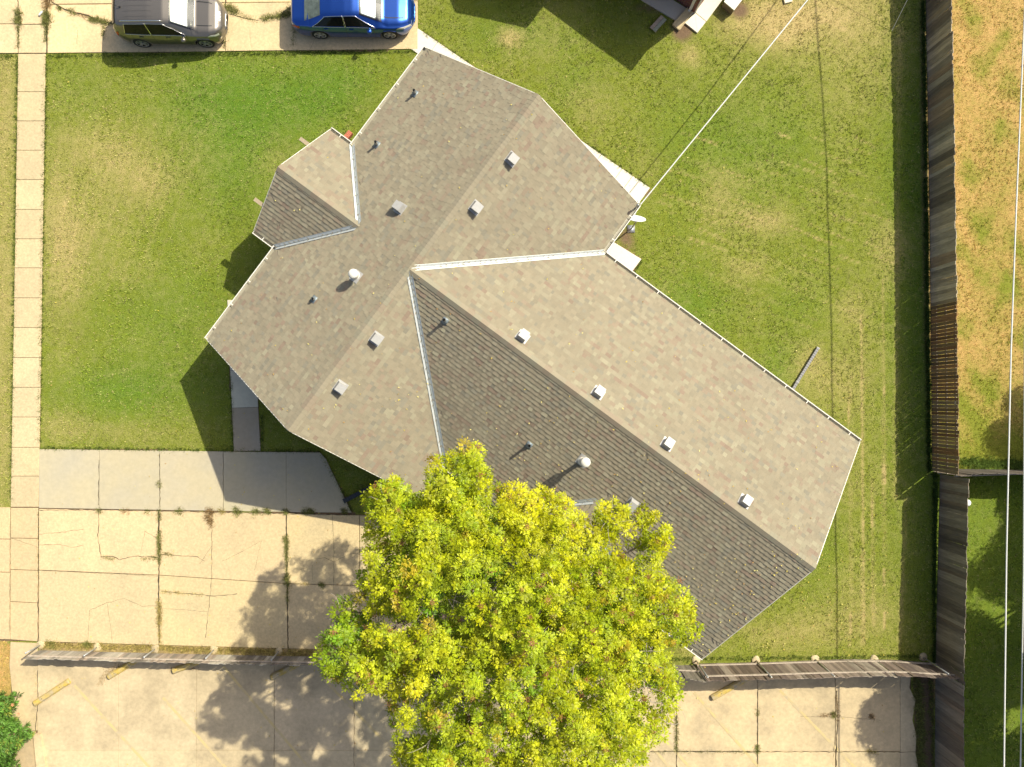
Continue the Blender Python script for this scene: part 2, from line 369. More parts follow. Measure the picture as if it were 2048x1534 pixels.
# grass blades (real geometry over the lawns)
def house_mask(X, Y):
    p = np.stack([X-HO.x, Y-HO.y], -1); a = p @ np.array([VA.x, VA.y]); b = p @ np.array([VB.x, VB.y])
    return ((a > .7) & (a < 12.8) & (b > .7) & (b < 9)) | ((a > 2.1) & (a < 10.5) & (b > 5) & (b < 20.9))
def blades(name, X, Y, n_per, hgt, wid, cols, lean=.6, label=None, z0=0.0):
    k = len(X); n = k*n_per
    X = np.repeat(X, n_per)+RNG.normal(0, .025, n); Y = np.repeat(Y, n_per)+RNG.normal(0, .025, n)
    an = RNG.uniform(0, 2*math.pi, n); h = np.repeat(hgt, n_per)*RNG.uniform(.6, 1.2, n); ln = h*lean*RNG.uniform(.4, 1.8, n); wd = np.repeat(wid, n_per)*RNG.uniform(.7, 1.3, n)
    dx, dy = np.cos(an), np.sin(an)
    V = np.empty((n, 3, 3)); V[:, 0] = np.stack([X-dy*wd, Y+dx*wd, 0*X+z0-.02], -1); V[:, 1] = np.stack([X+dy*wd, Y-dx*wd, 0*X+z0-.02], -1)
    V[:, 2] = np.stack([X+dx*ln, Y+dy*ln, h+z0], -1)
    C = np.repeat(cols, n_per, axis=0)*RNG.uniform(.35, 1.5, (n, 1))
    F = np.arange(3*n).reshape(n, 3)
    o = np_mesh(name, V.reshape(-1, 3), F, C, M['blade']); tag(o, label, None, None, 'stuff'); return o
def grass():
    n = 150000
    X = RNG.uniform(-22.5, 22.5, n); Y = RNG.uniform(-17, 18, n)
    d, l, s = fields(X, Y); keep = (s < .5) & ~house_mask(X, Y) & (RNG.uniform(0, 1, n) > s*1.2)
    X, Y, d, l = X[keep], Y[keep], d[keep], l[keep]; n = len(X)
    nz = np.sin(X*2.1+np.sin(Y*1.7)*2)*np.sin(Y*2.6+np.sin(X*1.3)*2)*.5+.5*np.sin(X*5.3+2*np.sin(Y*4.1))*np.sin(Y*6.1+X)
    dd = np.clip(d*.80-.04+.25*nz+RNG.normal(0, .33, n), 0, 1)[:, None]; ll = np.clip(l+.3*nz, 0, 1)[:, None]
    mo = (1-.22*np.clip(np.sin(X*.9+2*np.sin(Y*.55))*np.sin(Y*1.2+1.5*np.sin(X*.7)), -.6, 1))[:, None]
    gr = ((1-ll)*np.array([.37, .40, .052])+ll*np.array([.175, .345, .030]))*mo
    dc = np.where((l < .12)[:, None], np.array([[.66, .43, .17]]), np.array([[.66, .55, .27]]))
    C = gr*(1-dd)+dd*dc
    blades('grass', X, Y, 5, .034*RNG.uniform(.6, 1.3, n), np.full(n, .010), C, .9)
grass()

# ------------------------------------------------------------------ paving
def lerp2(q, u, v):
    a = Vector(q[0]).lerp(Vector(q[1]), u); b = Vector(q[3]).lerp(Vector(q[2]), u); return a.lerp(b, v)
def slab_quad(mb, q, us, vs, z=.03, gap=.012, var=.05, tint=(1, 1, 1), z0=-.03):
    """q: TL TR BR BL world 2D corners; us, vs: split fractions"""
    q = [Vector((p[0], p[1])) for p in q]
    Lu = (q[1]-q[0]).length; Lv = (q[3]-q[0]).length
    for i in range(len(us)-1):
        for j in range(len(vs)-1):
            gu, gv = gap/Lu, gap/Lv
            a, b, c, d = us[i]+gu, us[i+1]-gu, vs[j]+gv, vs[j+1]-gv
            p = [lerp2(q, a, c), lerp2(q, b, c), lerp2(q, b, d), lerp2(q, a, d)]
            k = 1+random.uniform(-var, var); t = [tint[x]*k*(1+random.uniform(-.015, .015)) for x in range(3)]
            bev = .008; ctr = sum(p, Vector((0, 0)))/4
            zz = z+random.uniform(-.004, .004)
            top = [(*(pt+(ctr-pt).normalized()*bev*1.4), zz) for pt in p]; mid = [(*pt, zz-bev) for pt in p]; bot = [(*pt, z0) for pt in p]
            A = (p[1]-p[0]).cross(p[2]-p[0])
            if A < 0: top.reverse(); mid.reverse(); bot.reverse()
            mb.faces(top+mid+bot, [(0, 1, 2, 3)]+[(x, 4+x, 4+(x+1) % 4, (x+1) % 4) for x in range(4)]+[(4+x, 8+x, 8+(x+1) % 4, 4+(x+1) % 4) for x in range(4)], t)
def fr(vals): lo, hi = vals[0], vals[-1]; return [(v-lo)/(hi-lo) for v in vals]
def struct(o): return tag(o, kind='structure')
# sidewalk
mb = MB(); ys = [108, 185, 244, 303, 362, 422, 481, 539, 599, 658, 718, 777, 836, 896, 953, 1014]
slab_quad(mb, G((37, 108), (92, 108), (78, 1014), (22, 1014)), [0, 1], fr(ys), gap=.008, z=.035, tint=(1.0, .98, .97), var=.07)
sidewalk = struct(mb.build('sidewalk', M['old_concrete']))
# top driveway
mb = MB()
slab_quad(mb, G((-600, -800), (36, -800), (37, 107), (-600, 109)), [0, .5, 1], fr([-800, -500, -200, 50, 108]), tint=(1.12, 1.08, 1.05), gap=.012)
slab_quad(mb, G((37, -800), (94, -800), (94, 107), (37, 107)), [0, 1], fr([-800, -600, -400, -200, -80, 50, 107]), tint=(1.1, 1.06, 1.03), gap=.012)
slab_quad(mb, G((95, -800), (836, -800), (836, 99), (95, 107)), fr([95, 450, 836]), fr([-800, -500, -250, 8, 104]), tint=(1.18, 1.13, 1.06), gap=.014)
top_drive = struct(mb.build('driveway', M['old_concrete']))
# newer pour beside the house and the path
mb = MB()
slab_quad(mb, G((79, 898), (320, 901), (320, 1020), (78, 1016)), fr([79, 199, 320]), [0, 1], gap=.006, var=.02)
slab_quad(mb, G((320, 901), (573, 904), (573, 1024), (320, 1020)), fr([320, 447, 573]), [0, 1], gap=.006, var=.02)
pp = G((573, 904), (640, 905), (652, 918), (703, 1025), (573, 1024)); mb.prism(pp, -.03, .03)
newdrive = struct(mb.build('new_driveway', M['new_concrete']))
mb = MB()
slab_quad(mb, G((455, 690), (510, 690), (517, 816), (464, 818)), fr([0, 48, 126]), [0, 1], gap=.005, z=.034)
mb = MB(); slab_quad(mb, G((455, 600), (507, 600), (517, 814), (464, 816)), [0, 1], [0, .655, 1], gap=.005, z=.034, tint=(1.35, 1.45, 1.65), var=.01)
slab_quad(mb, G((464, 816), (517, 814), (522, 902), (468, 902)), [0, 1], [0, 1], gap=.005, z=.030, tint=(.85, .82, .84))
struct(mb.build('path', M['new_concrete']))
# old middle lot
mb = MB()
slab_quad(mb, G((78, 1017), (318, 1021), (318, 1150), (78, 1140)), [0, 1], [0, 1], tint=(1.12, 1.05, 1.0))
slab_quad(mb, G((78, 1140), (318, 1150), (318, 1290), (78, 1283)), [0, 1], [0, 1], tint=(1.02, 1, .98))
slab_quad(mb, G((318, 1021), (573, 1026), (574, 1167), (318, 1150)), [0, 1], [0, 1], tint=(1.08, 1.03, .97))
slab_quad(mb, G((318, 1150), (574, 1167), (576, 1297), (318, 1290)), [0, 1], [0, 1], tint=(1.02, .98, .92))
slab_quad(mb, G((573, 1026), (865, 1034), (865, 1175), (574, 1167)), [0, .5, 1], [0, 1], tint=(1.04, 1, .93))
slab_quad(mb, G((574, 1167), (865, 1175), (865, 1304), (576, 1297)), [0, .5, 1], [0, 1], tint=(1.0, .96, .9))
slab_quad(mb, G((22, 1015), (78, 1015), (78, 1283), (21, 1279)), [0, 1], fr([1014, 1076, 1140, 1205, 1282]), tint=(1.0, .93, .87), var=.03)
slab_quad(mb, G((-500, 1013), (22, 1014), (21, 1279), (-500, 1268)), [0, .5, 1], fr([1014, 1076, 1140, 1270]), tint=(1.02, .95, .9), var=.03)
midlot = struct(mb.build('parking_pad', M['old_concrete']))
# lower lot
mb = MB()
for x0, x1, y0, t in ((76, 237, 1318, 1.0), (237, 393, 1318, 1.03), (393, 549, 1322, .98), (549, 710, 1326, .95), (710, 870, 1330, 1), (870, 1030, 1332, 1), (1030, 1190, 1334, 1), (1190, 1352, 1334, 1.03)):
    slab_quad(mb, G((x0, y0), (x1, y0), (x1, 1500), (x0, 1500)), [0, 1], [0, 1], gap=.003, tint=(t, t*.99, t*.98))
    slab_quad(mb, G((x0, 1500), (x1, 1500), (x1, 1800), (x0, 1800)), [0, 1], [0, 1], gap=.003, tint=(t, t*.99, t*.98))
for x0, x1, t in ((1352, 1515, 1.08), (1515, 1670, 1.06), (1670, 1800, 1.02)):
    slab_quad(mb, G((x0, 1334), (x1, 1334), (x1, 1502), (x0, 1502)), [0, 1], [0, 1], gap=.009, tint=(t, t*.97, t*.92))
    slab_quad(mb, G((x0, 1502), (x1, 1502), (x1, 1800), (x0, 1800)), [0, 1], [0, 1], gap=.009, tint=(t, t*.97, t*.92))
edge = [(1800, 1338), (1822, 1342), (1818, 1375), (1830, 1400), (1824, 1440), (1832, 1470), (1830, 1505), (1838, 1545), (1836, 1800), (1800, 1800)]
mb.prism(G(*edge), -.03, .028, (1.0, 1.0, 1.02))
mb.prism(G((22, 1284), (76, 1286), (76, 1460), (24, 1460), (27, 1400), (20, 1330)), -.03, .03, (.98, .93, .87))
mb.prism(G((24, 1461), (70, 1461), (92, 1560), (100, 1700), (0, 1700), (0, 1480)), -.03, .03, (.85, .76, .68))
lot = struct(mb.build('parking_lot', M['lot_concrete']))
mb = MB(); mb.prism(G((70, 1466), (84, 1466), (100, 1560), (104, 1640), (86, 1640)), -.03, .12, (1.15, 1.1, 1.05)); struct(mb.build('kerb', M['lot_concrete']))
# dry bed under the fence
mb = MB(); mb.poly([(*p, .010) for p in G((78, 1284), (500, 1295), (870, 1305), (1250, 1322), (1250, 1336), (700, 1330), (420, 1322), (78, 1318))][::-1]); struct(mb.build('dry_soil_strip', M['dry_bed']))
# back walk and stoop pad
mb = MB(); q = G((836, 57), (1300, 376), (1276, 409), (812, 92)); slab_quad(mb, q, [0, .085, .17, .27, .37, .47, .57, .66, .79, .88, .925, 1], [0, 1], gap=.006, var=.02)
mb.prism(G((1215, 478), (1282, 519), (1260, 548), (1190, 505)), -.03, .09, (1.04, 1.02, 1)); struct(mb.build('walkway', M['bright_concrete']))

# cracks and joint lines: thin ribbons of dark dirt lying in the paving, children of it
def ribbon(parent, lines, z=.0345, col=(1, 1, 1), name='crack'):
    mb = MB()
    for pts, wd in lines:
        fine = []
        for i in range(len(pts)-1):
            A = P(*pts[i]); B = P(*pts[i+1]); n = max(1, int((B-A).length/.12))
            for j in range(n): fine.append(A.lerp(B, j/n)+Vector((random.uniform(-.016, .016), random.uniform(-.016, .016), 0)))
        fine.append(P(*pts[-1]))
        L = []; R = []
        for i, p in enumerate(fine):
            d = (fine[min(i+1, len(fine)-1)]-fine[max(i-1, 0)]).normalized(); s = Vector((-d.y, d.x, 0))*(wd/2*random.uniform(.4, 1.5))
            L.append(p+s); R.append(p-s)
        n = len(mb.v)
        for l, r in zip(L, R): mb.v += [(l.x, l.y, z), (r.x, r.y, z)]
        for i in range(len(fine)-1): mb.f.append((n+2*i, n+2*i+1, n+2*i+3, n+2*i+2)); mb.c.append(col); mb.m.append(0)
    return mb.build(name, M['dark_soil'], parent)
JM = [([(318, 1020), (319, 1100), (318, 1180), (320, 1285)], .05), ([(573, 1025), (574, 1100), (575, 1180), (577, 1296)], .04), ([(197, 1018), (199, 1050), (196, 1070), (203, 1115)], .022),
      ([(78, 1068), (125, 1064), (168, 1058)], .012), ([(78, 1089), (120, 1089), (150, 1095), (168, 1090)], .012), ([(203, 1113), (228, 1112), (240, 1119), (270, 1112), (318, 1115)], .024),
      ([(290, 1065), (282, 1110)], .008), ([(290, 1062), (318, 1078)], .012), ([(323, 1108), (395, 1113), (410, 1122)], .014), ([(425, 1028), (424, 1090), (424, 1160), (420, 1200), (412, 1275)], .016),
      ([(424, 1092), (400, 1128)], .008), ([(523, 1082), (480, 1105), (445, 1122)], .008), ([(523, 1082), (510, 1140)], .008), ([(323, 1182), (410, 1190), (430, 1192), (475, 1187)], .02),
      ([(180, 1220), (215, 1205), (250, 1196), (285, 1212), (318, 1211)], .009), ([(215, 1205), (222, 1250), (226, 1285)], .009), ([(180, 1220), (176, 1285)], .009), ([(323, 1216), (415, 1223)], .007),
      ([(665, 1030), (668, 1090), (668, 1180)], .010), ([(618, 1120), (650, 1115), (668, 1123), (705, 1105), (740, 1115)], .010), ([(600, 1140), (625, 1130), (625, 1160)], .008), ([(78, 1020), (200, 1020), (318, 1022), (573, 1027), (700, 1030)], .022),
      ([(78, 1140), (318, 1152)], .010), ([(23, 1075), (78, 1095)], .007), ([(22, 1015), (21, 1100), (20, 1270)], .012), ([(78, 1015), (78, 1100), (77, 1285)], .03)]
ribbon(midlot, JM)
ribbon(top_drive, [([(105, 5), (125, 17), (150, 25), (178, 32), (205, 45), (225, 47)], .045), ([(452, 0), (450, 60), (449, 98)], .035), ([(450, 25), (480, 35), (515, 42), (560, 33), (590, 10)], .025), ([(37, 0), (37, 107)], .03), ([(94, 0), (94, 107)], .035),
                   ([(156, 60), (155, 90)], .008), ([(500, 60), (503, 98)], .006), ([(620, 100), (640, 60)], .006), ([(38, 50), (94, 48)], .016), ([(37, 107), (94, 107)], .016)])
ribbon(newdrive, [([(199, 920), (198, 1010)], .02), ([(320, 905), (321, 1015)], .022), ([(447, 905), (447, 1015)], .008)], name='joint')
ribbon(lot, [([(1352, 1400), (1353, 1534), (1352, 1560)], .03), ([(1300, 1502), (1515, 1503)], .03), ([(1515, 1380), (1514, 1534)], .02), ([(1515, 1503), (1670, 1503), (1830, 1503)], .018), ([(1672, 1380), (1674, 1440), (1671, 1534)], .035),
             ([(1600, 1432), (1680, 1433), (1760, 1440)], .008), ([(709, 1380), (708, 1534)], .014), ([(549, 1360), (549, 1534)], .010), ([(76, 1340), (77, 1400), (72, 1460)], .02), ([(1670, 1460), (1665, 1530)], .012)])

# parking stripes
mb = MB()
for (a, b) in (((150, 1370), (300, 1534)), ((327, 1395), (475, 1560)), ((447, 1332), (640, 1560)), ((640, 1350), (830, 1545)), ((1388, 1385), (1540, 1560)), ((1559, 1380), (1720, 1545)), ((1300, 1488), (1360, 1560)), ((1225, 1370), (1390, 1545))):
    A = P(*a); B = P(*b); d = (B-A).normalized(); s = Vector((-d.y, d.x, 0))*.05; z = Vector((0, 0, .0335+.001))
    mb.poly([A-s+z, B-s+z, B+s+z, A+s+z])
o = mb.build('painted_stripe', M['stripe'], lot)

# ------------------------------------------------------------------ weeds and litter in the joints
def tufts():
    pts = []
    def line(a, b, n, s, c, h=.08):
        A = P(*a); B = P(*b)
        for _ in range(n):
            t = random.random(); p = A.lerp(B, t); pts.append((p.x+random.gauss(0, s*.72), p.y+random.gauss(0, s*.72), h*random.uniform(.6, 1.3), c))
    GR, YE, BR = (.20, .21, .06), (.38, .31, .10), (.30, .20, .09)
    line((38, 22), (38, 52), 110, .10, GR, .14); line((38, 50), (38, 98), 70, .04, GR); line((98, -5), (96, 15), 90, .11, BR, .14); line((94, 26), (93, 50), 130, .11, GR, .15); line((94, 50), (93, 85), 90, .06, GR)
    line((118, 16), (122, 20), 40, .07, GR); line((138, 22), (150, 27), 50, .08, GR); line((150, 27), (180, 36), 40, .03, BR); line((180, 38), (222, 48), 140, .07, GR, .12); line((210, 50), (206, 75), 40, .06, GR)
    line((452, 15), (475, 25), 120, .10, GR, .13); line((450, 25), (450, 95), 80, .05, GR); line((483, 32), (515, 42), 60, .06, GR); line((525, 38), (590, 28), 170, .08, GR, .14); line((560, 35), (585, 10), 60, .08, GR); line((590, 30), (588, 90), 70, .07, GR)
    line((319, 1020), (320, 1040), 60, .05, GR); line((319, 1060), (320, 1125), 170, .04, GR, .1); line((320, 1200), (320, 1255), 150, .05, YE, .1); line((320, 1255), (322, 1290), 50, .03, YE)
    line((573, 1070), (574, 1120), 150, .05, GR, .1); line((574, 1150), (576, 1170), 110, .07, GR, .1); line((575, 1175), (576, 1210), 50, .03, GR); line((573, 1120), (574, 1150), 40, .03, GR)
    for x, n, s, c in ((200, 20, .04, GR), (253, 20, .06, BR), (296, 16, .05, GR), (360, 40, .09, GR), (420, 70, .11, BR), (445, 25, .06, YE), (475, 80, .09, GR), (513, 60, .09, GR), (535, 60, .07, GR), (573, 40, .06, GR), (622, 60, .07, GR), (610, 30, .08, GR), (690, 50, .07, GR)):
        line((x-4, 1021), (x+4, 1024), n, s, c, .10)
    line((416, 1030), (424, 1048), 70, .09, BR, .12); line((205, 1113), (232, 1118), 40, .03, GR); line((285, 1117), (315, 1115), 40, .03, GR); line((330, 1106), (345, 1108), 30, .04, GR); line((323, 1182), (410, 1189), 60, .02, YE); line((640, 1169), (648, 1171), 60, .07, GR); line((590, 1165), (620, 1168), 20, .05, YE)
    line((318, 960), (320, 975), 30, .06, GR); line((78, 1015), (77, 1180), 70, .03, YE, .05); line((75, 1345), (70, 1450), 90, .09, YE, .04)
    line((1352, 1430), (1352, 1500), 150, .04, GR, .08); line((1300, 1503), (1500, 1503), 150, .03, GR, .05); line((1515, 1490), (1514, 1505), 60, .05, GR); line((1515, 1415), (1515, 1430), 20, .04, GR); line((1674, 1395), (1675, 1450), 70, .05, BR, .07); line((1665, 1425), (1670, 1432), 60, .07, GR); line((1640, 1430), (1665, 1428), 40, .04, BR)
    line((1740, 1430), (1745, 1434), 40, .06, BR); line((1735, 1500), (1750, 1505), 40, .08, YE); line((1835, 1360), (1842, 1534), 500, .14, GR, .12); line((1862, 1350), (1868, 1534), 250, .10, GR, .12)
    line((78, 1289), (630, 1306), 1300, .09, YE, .09); line((98, 1287), (110, 1289), 40, .1, GR, .1); line((170, 1287), (180, 1289), 60, .08, GR, .1); line((210, 1350), (245, 1330), 120, .13, BR, .06); line((200, 1370), (215, 1345), 50, .09, BR, .06); line((340, 1335), (350, 1345), 40, .1, BR, .05); line((380, 1335), (395, 1338), 30, .08, BR, .05)
    # uneven grass edges along the paving
    for a, b, s in (((93, 112), (830, 103), .045), ((93, 115), (79, 890), .05), ((36, 115), (24, 1005), .05), ((82, 896), (640, 903), .04), ((0, 112), (34, 112), .04), ((846, 66), (940, 128), .04), ((1170, 286), (1298, 374), .04), ((1284, 520), (1262, 556), .03), ((644, 912), (704, 1022), .05), ((463, 750), (466, 900), .03), ((524, 830), (524, 900), .03), ((1340, 1318), (1840, 1312), .05)):
        L = (P(*b)-P(*a)).length; line(a, b, int(L*34), s, (.12, .165, .03), .07)
    for y in range(0, 1330, 4):     # rank grass at the fence foot
        x = 1850+y*.012 if y < 945 else 1872
        if random.random() < .8: line((x-4, y), (x-2, y+4), 9, .05, (.07, .12, .025), .16)
    for y in range(0, 940, 5): line((1863+y*.01, y), (1863+y*.01, y+5), 5, .06, (.30, .26, .08), .12)
    line((1922, 925), (2060, 930), 400, .14, (.11, .17, .03), .2)
    a = np.array([(p[0], p[1], p[2]) for p in pts]); C = np.array([p[3] for p in pts])*RNG.uniform(.7, 1.4, (len(pts), 1))
    blades('weeds', a[:, 0], a[:, 1], 6, a[:, 2]*.62, np.full(len(a), .008), C, 1.3, z0=.025)
tufts()

# ------------------------------------------------------------------ the house
SL = .497; EZ = 2.6; K1 = math.sqrt(1+SL*SL); W = 9.66
def clip(poly, test):           # Sutherland-Hodgman against the convex polygon `test` (CCW)
    out = poly
    for i in range(len(test)):
        ax, ay = test[i]; bx, by = test[(i+1) % len(test)]; ex, ey = bx-ax, by-ay
        side = lambda p: ex*(p[1]-ay)-ey*(p[0]-ax)
        inp, out = out, []
        for j in range(len(inp)):
            p, q = inp[j], inp[(j+1) % len(inp)]; sp_, sq = side(p), side(q)
            if sp_ >= 0: out.append(p)
            if (sp_ > 0) != (sq > 0) and abs(sp_-sq) > 1e-12:
                t = sp_/(sp_-sq)
                if 0 < t < 1: out.append((p[0]+(q[0]-p[0])*t, p[1]+(q[1]-p[1])*t))
        out = [p for j, p in enumerate(out) if math.hypot(p[0]-out[j-1][0], p[1]-out[j-1][1]) > 1e-6]
        if len(out) < 3: return []
    return out
def area(p): return .5*sum(p[i][0]*p[(i+1) % len(p)][1]-p[(i+1) % len(p)][0]*p[i][1] for i in range(len(p)))
TABS = [((.275, .240, .166), 46), ((.258, .228, .160), 24), ((.292, .262, .182), 16), ((.266, .215, .152), 12), ((.235, .216, .160), 9), ((.305, .280, .192), 5), ((.248, .190, .138), 3)]
TC = [c for c, k in TABS for _ in range(k)]
def slope(mb, deck, O, U, V, pieces, hook=None):
    """shingled roof plane: O eave origin, U along the eave, V horizontal, up the slope; pieces in plan units (u, w)"""
    Vs = (V+Vector((0, 0, SL))).normalized(); N = Vs.cross(U) if Vs.cross(U).z > 0 else U.cross(Vs)
    pcs = [[(u, w_*K1) for u, w_ in p] for p in pieces]; pcs = [p if area(p) > 0 else p[::-1] for p in pcs]
    us = [p[0] for q in pcs for p in q]; vs = [p[1] for q in pcs for p in q]
    for p in pcs:
        k = len(p); top = [O+U*a+Vs*b for a, b in p]; bot = [q-Vector((0, 0, .13)) for q in top]
        if (top[1]-top[0]).cross(top[2]-top[0]).z < 0: top.reverse(); bot.reverse()
        deck.faces(top+bot, [tuple(range(k)), tuple(range(2*k-1, k-1, -1))]+[(i, k+i, k+(i+1) % k, (i+1) % k) for i in range(k)], (.27, .23, .17))
    h = .148; v = min(vs)-.02; row = 0
    while v < max(vs):
        band = [(min(us)-1, v), (max(us)+1, v), (max(us)+1, v+h), (min(us)-1, v+h)]
        pb = [c for c in (clip(p, band) for p in pcs) if c]
        lo = min([q[0] for c in pb for q in c], default=0)-random.uniform(0, .3); hi = max([q[0] for c in pb for q in c], default=-1)
        u = lo; hue = random.choice(TC); up = False
        while u < hi:
            wd = random.choice((.09, .12, .15, .18, .22)); up = not up
            if random.random() < .85: hue = random.choice(TC)
            t = (.028 if up else .020)+random.uniform(0, .001); k = random.uniform(.93, 1.07)*(1.0 if up else .97)
            rect = [(u, v), (u+wd, v), (u+wd, v+h+.004), (u, v+h+.004)]
            for c in pb:
                q = clip(rect, c)
                if len(q) < 3 or abs(area(q)) < 2e-4: continue
                n = len(q); top = [O+U*a+Vs*b+N*(t-(t-.005)*min(1, (b-v)/h)) for a, b in q]; bot = [O+U*a+Vs*b+N*.0005 for a, b in q]
                if (top[1]-top[0]).cross(top[2]-top[0]).dot(N) < 0: top.reverse(); bot.reverse()
                mb.faces(top+bot, [tuple(range(n))]+[(i, n+i, n+(i+1) % n, (i+1) % n) for i in range(n)], tuple(x*k for x in hue))
            u += wd
        v += h; row += 1
def caps(mb, A, B, U1, U2, wd=.15):
    """ridge caps from A to B; U1, U2 horizontal directions down each side"""
    d = (B-A); L = d.length; d.normalize(); n = int(L/.145); col = (.36, .285, .20)
    for i in range(n):
        p = A+d*(L*i/n); q = A+d*(L*(i+1)/n+.01)
        if i % 2 == 0: cc = random.choice([(.280, .246, .172), (.270, .24, .172), (.288, .252, .178), (.265, .245, .175), (.272, .224, .160)])
        t0, t1 = .042, .036
        dn = Vector((0, 0, -SL*wd))
        for Ud in (U1, U2):
            pts = [p+Vector((0, 0, t0)), p+Ud*wd+dn+Vector((0, 0, t0-.004)), q+Ud*wd+dn+Vector((0, 0, t1-.004)), q+Vector((0, 0, t1))]
            low = [x-Vector((0, 0, .025)) for x in pts]
            if (pts[1]-pts[0]).cross(pts[2]-pts[0]).z < 0: pts.reverse(); low.reverse()
            mb.faces(pts+low, [(0, 1, 2, 3)]+[(j, 4+j, 4+(j+1) % 4, (j+1) % 4) for j in range(4)], cc)
def valley(mb, E, T, U1, U2):
    """open valley metal from eave end E to apex T; U1, U2: level directions on the two planes"""
    z = Vector((0, 0, .033)); d = (T-E).normalized(); E = E-d*.02
    for Ud in (U1, U2):
        a = [E+z*.6, E+Ud*.125+z, T+Ud*.125+z-d*.1, T+z*.6-d*.1]
        if (a[1]-a[0]).cross(a[2]-a[0]).z < 0: a.reverse()
        low = [x-Vector((0, 0, .014)) for x in a]
        mb.faces(a+low, [(0, 1, 2, 3)]+[(j, 4+j, 4+(j+1) % 4, (j+1) % 4) for j in range(4)], (1, 1, 1))
        mb.bar(E+Ud*.13+z, T+Ud*.13+z-d*.12, .008, .02, col=(.75, .8, .82))
    mb.bar(E+z*1.0, T+z*1.0-d*.1, .016, .03, col=(.5, .56, .6))
def gutter(parent, A, B, out, straps=True):
    mb = MB(); A = A.copy(); B = B.copy(); z = Vector((0, 0, 1)); A.z = B.z = EZ
    mb.bar(A+out*.008-z*.065, B+out*.008-z*.065, .012, .11); mb.bar(A+out*.07-z*.118, B+out*.07-z*.118, .124, .010, col=(.42, .41, .36))
    mb.bar(A+out*.135-z*.06, B+out*.135-z*.06, .012, .115); mb.bar(A+out*.131-z*.003, B+out*.131-z*.003, .030, .012)
    d = (B-A).normalized()
    for e, s in ((A, 1), (B, -1)): mb.bar(e+out*.002-z*.062+d*s*.005, e+out*.14-z*.062+d*s*.005, .01, .112)
    n = max(1, int((B-A).length/.95))
    for i in range(n):
        p = A.lerp(B, (i+.5)/n); mb.bar(p+z*.006, p+out*.14+z*.006, .03, .008)
    return mb.build('gutter', M['white_metal'], parent)
def wall_quad(mb, p, q, z0, z1a, z1b=None, peak=None):
    """brick wall from p to q; Col carries the metre coordinates of each corner"""
    L = (q-p).length; pts = [(p.x, p.y, z0), (q.x, q.y, z0), (q.x, q.y, z1a)]; c = [(0, z0, 0), (L, z0, 0), (L, z1a, 0)]
    if peak: m = (p+q)/2; pts.append((m.x, m.y, peak)); c.append((L/2, peak, 0))
    pts.append((p.x, p.y, z1a)); c.append((0, z1a, 0)); mb.poly(pts, c)
def window(parent, c, d, out, wd=1.3, ht=1.1, zc=1.55):
    c = Vector((c.x, c.y, zc)); mb = MB()
    for s in (-1, 1): mb.box(c+d*(s*(wd/2+.03)), (.06, .08, ht+.12), ax=(d, out, Vector((0, 0, 1)))); mb.box(c+Vector((0, 0, s*(ht/2+.03))), (wd, .08, .06), ax=(d, out, Vector((0, 0, 1))))
    mb.box(c, (.04, .06, ht), ax=(d, out, Vector((0, 0, 1))))
    f = mb.build('window', M['white_metal'], parent); mb = MB(); mb.box(c-out*.01, (wd, .02, ht), ax=(d, out, Vector((0, 0, 1)))); mb.build('pane', M['glass'], f)
def door(parent, c, d, out):
    c = Vector((c.x, c.y, 1.05)); mb = MB(); mb.box(c, (.95, .06, 2.05), (.8, .75, .65), ax=(d, out, Vector((0, 0, 1))))
    for z in (-.5, .45): mb.box(c+out*.035+Vector((0, 0, z)), (.6, .02, .7), (.9, .85, .75), ax=(d, out, Vector((0, 0, 1))))
    o = mb.build('door', M['white_metal'], parent); mb = MB(); mb.tube([c+out*.03+d*.4, c+out*.09+d*.4], .03, 8); mb.build('handle', M['chrome'], o)

house = empty('house', AB(5, 8), label='large low house with tan and brown shingle roofs crossing in the middle of the lawn', cat='house')
def hb(mb, name, mats, parent, smooth=False):
    """build world-space geometry under a thing whose Empty is not at the origin"""
    o = mb.build(name, mats, parent, smooth); root = parent
    off = Vector((0, 0, 0))
    while root: off += root.location; root = root.parent
    o.matrix_parent_inverse = Matrix.Translation(-off) if parent else Matrix(); return o
# keep it simple: every Empty whose parts are in world coordinates sits at the origin of its parts
def rebase(root, loc):
    """move the Empty to loc while its world-space parts stay put"""
    root.location = loc; root.rotation_euler = (0, 0, 0)
    for ch in root.children: ch.location = Vector(ch.location)-Vector(loc)
hloc = house.location.copy(); house.location = (0, 0, 0)
rf = MB(); dk = MB(); HN = VB*0
slope(rf, dk, AB(0, 0, EZ), VA, VB, [[(0, 0), (4.24, 0), (6.53, 2.29), (6.53, 4.83), (-.4, 4.83)], [(8.82, 0), (13.4, 0), (13.6, 4.83), (6.53, 4.83), (6.53, 2.29)]])
slope(rf, dk, AB(0, W, EZ), VA, -VB, [[(0, 0), (1.47, 0), (6.3, 4.83), (-.4, 4.83)], [(11.13, 0), (13.4, 0), (13.6, 4.83), (6.3, 4.83)]])
slope(rf, dk, AB(1.47, 0, EZ), VB, VA, [[(W, 0), (12.4, 0), (14.8, 2.4), (14.8, 4.83), (4.83, 4.83)], [(17.2, 0), (21.4, 0), (21.65, 4.83), (14.8, 4.83), (14.8, 2.4)]])
slope(rf, dk, AB(11.13, 0, EZ), VB, -VA, [[(W, 0), (21.4, 0), (21.65, 4.83), (4.83, 4.83)]])
slope(rf, dk, AB(4.24, 0, EZ), VB, VA, [[(-1.05, 0), (0, 0), (2.29, 2.29), (-1.25, 2.29)]])
slope(rf, dk, AB(8.82, 0, EZ), VB, -VA, [[(-1.05, 0), (0, 0), (2.29, 2.29), (-1.25, 2.29)]])
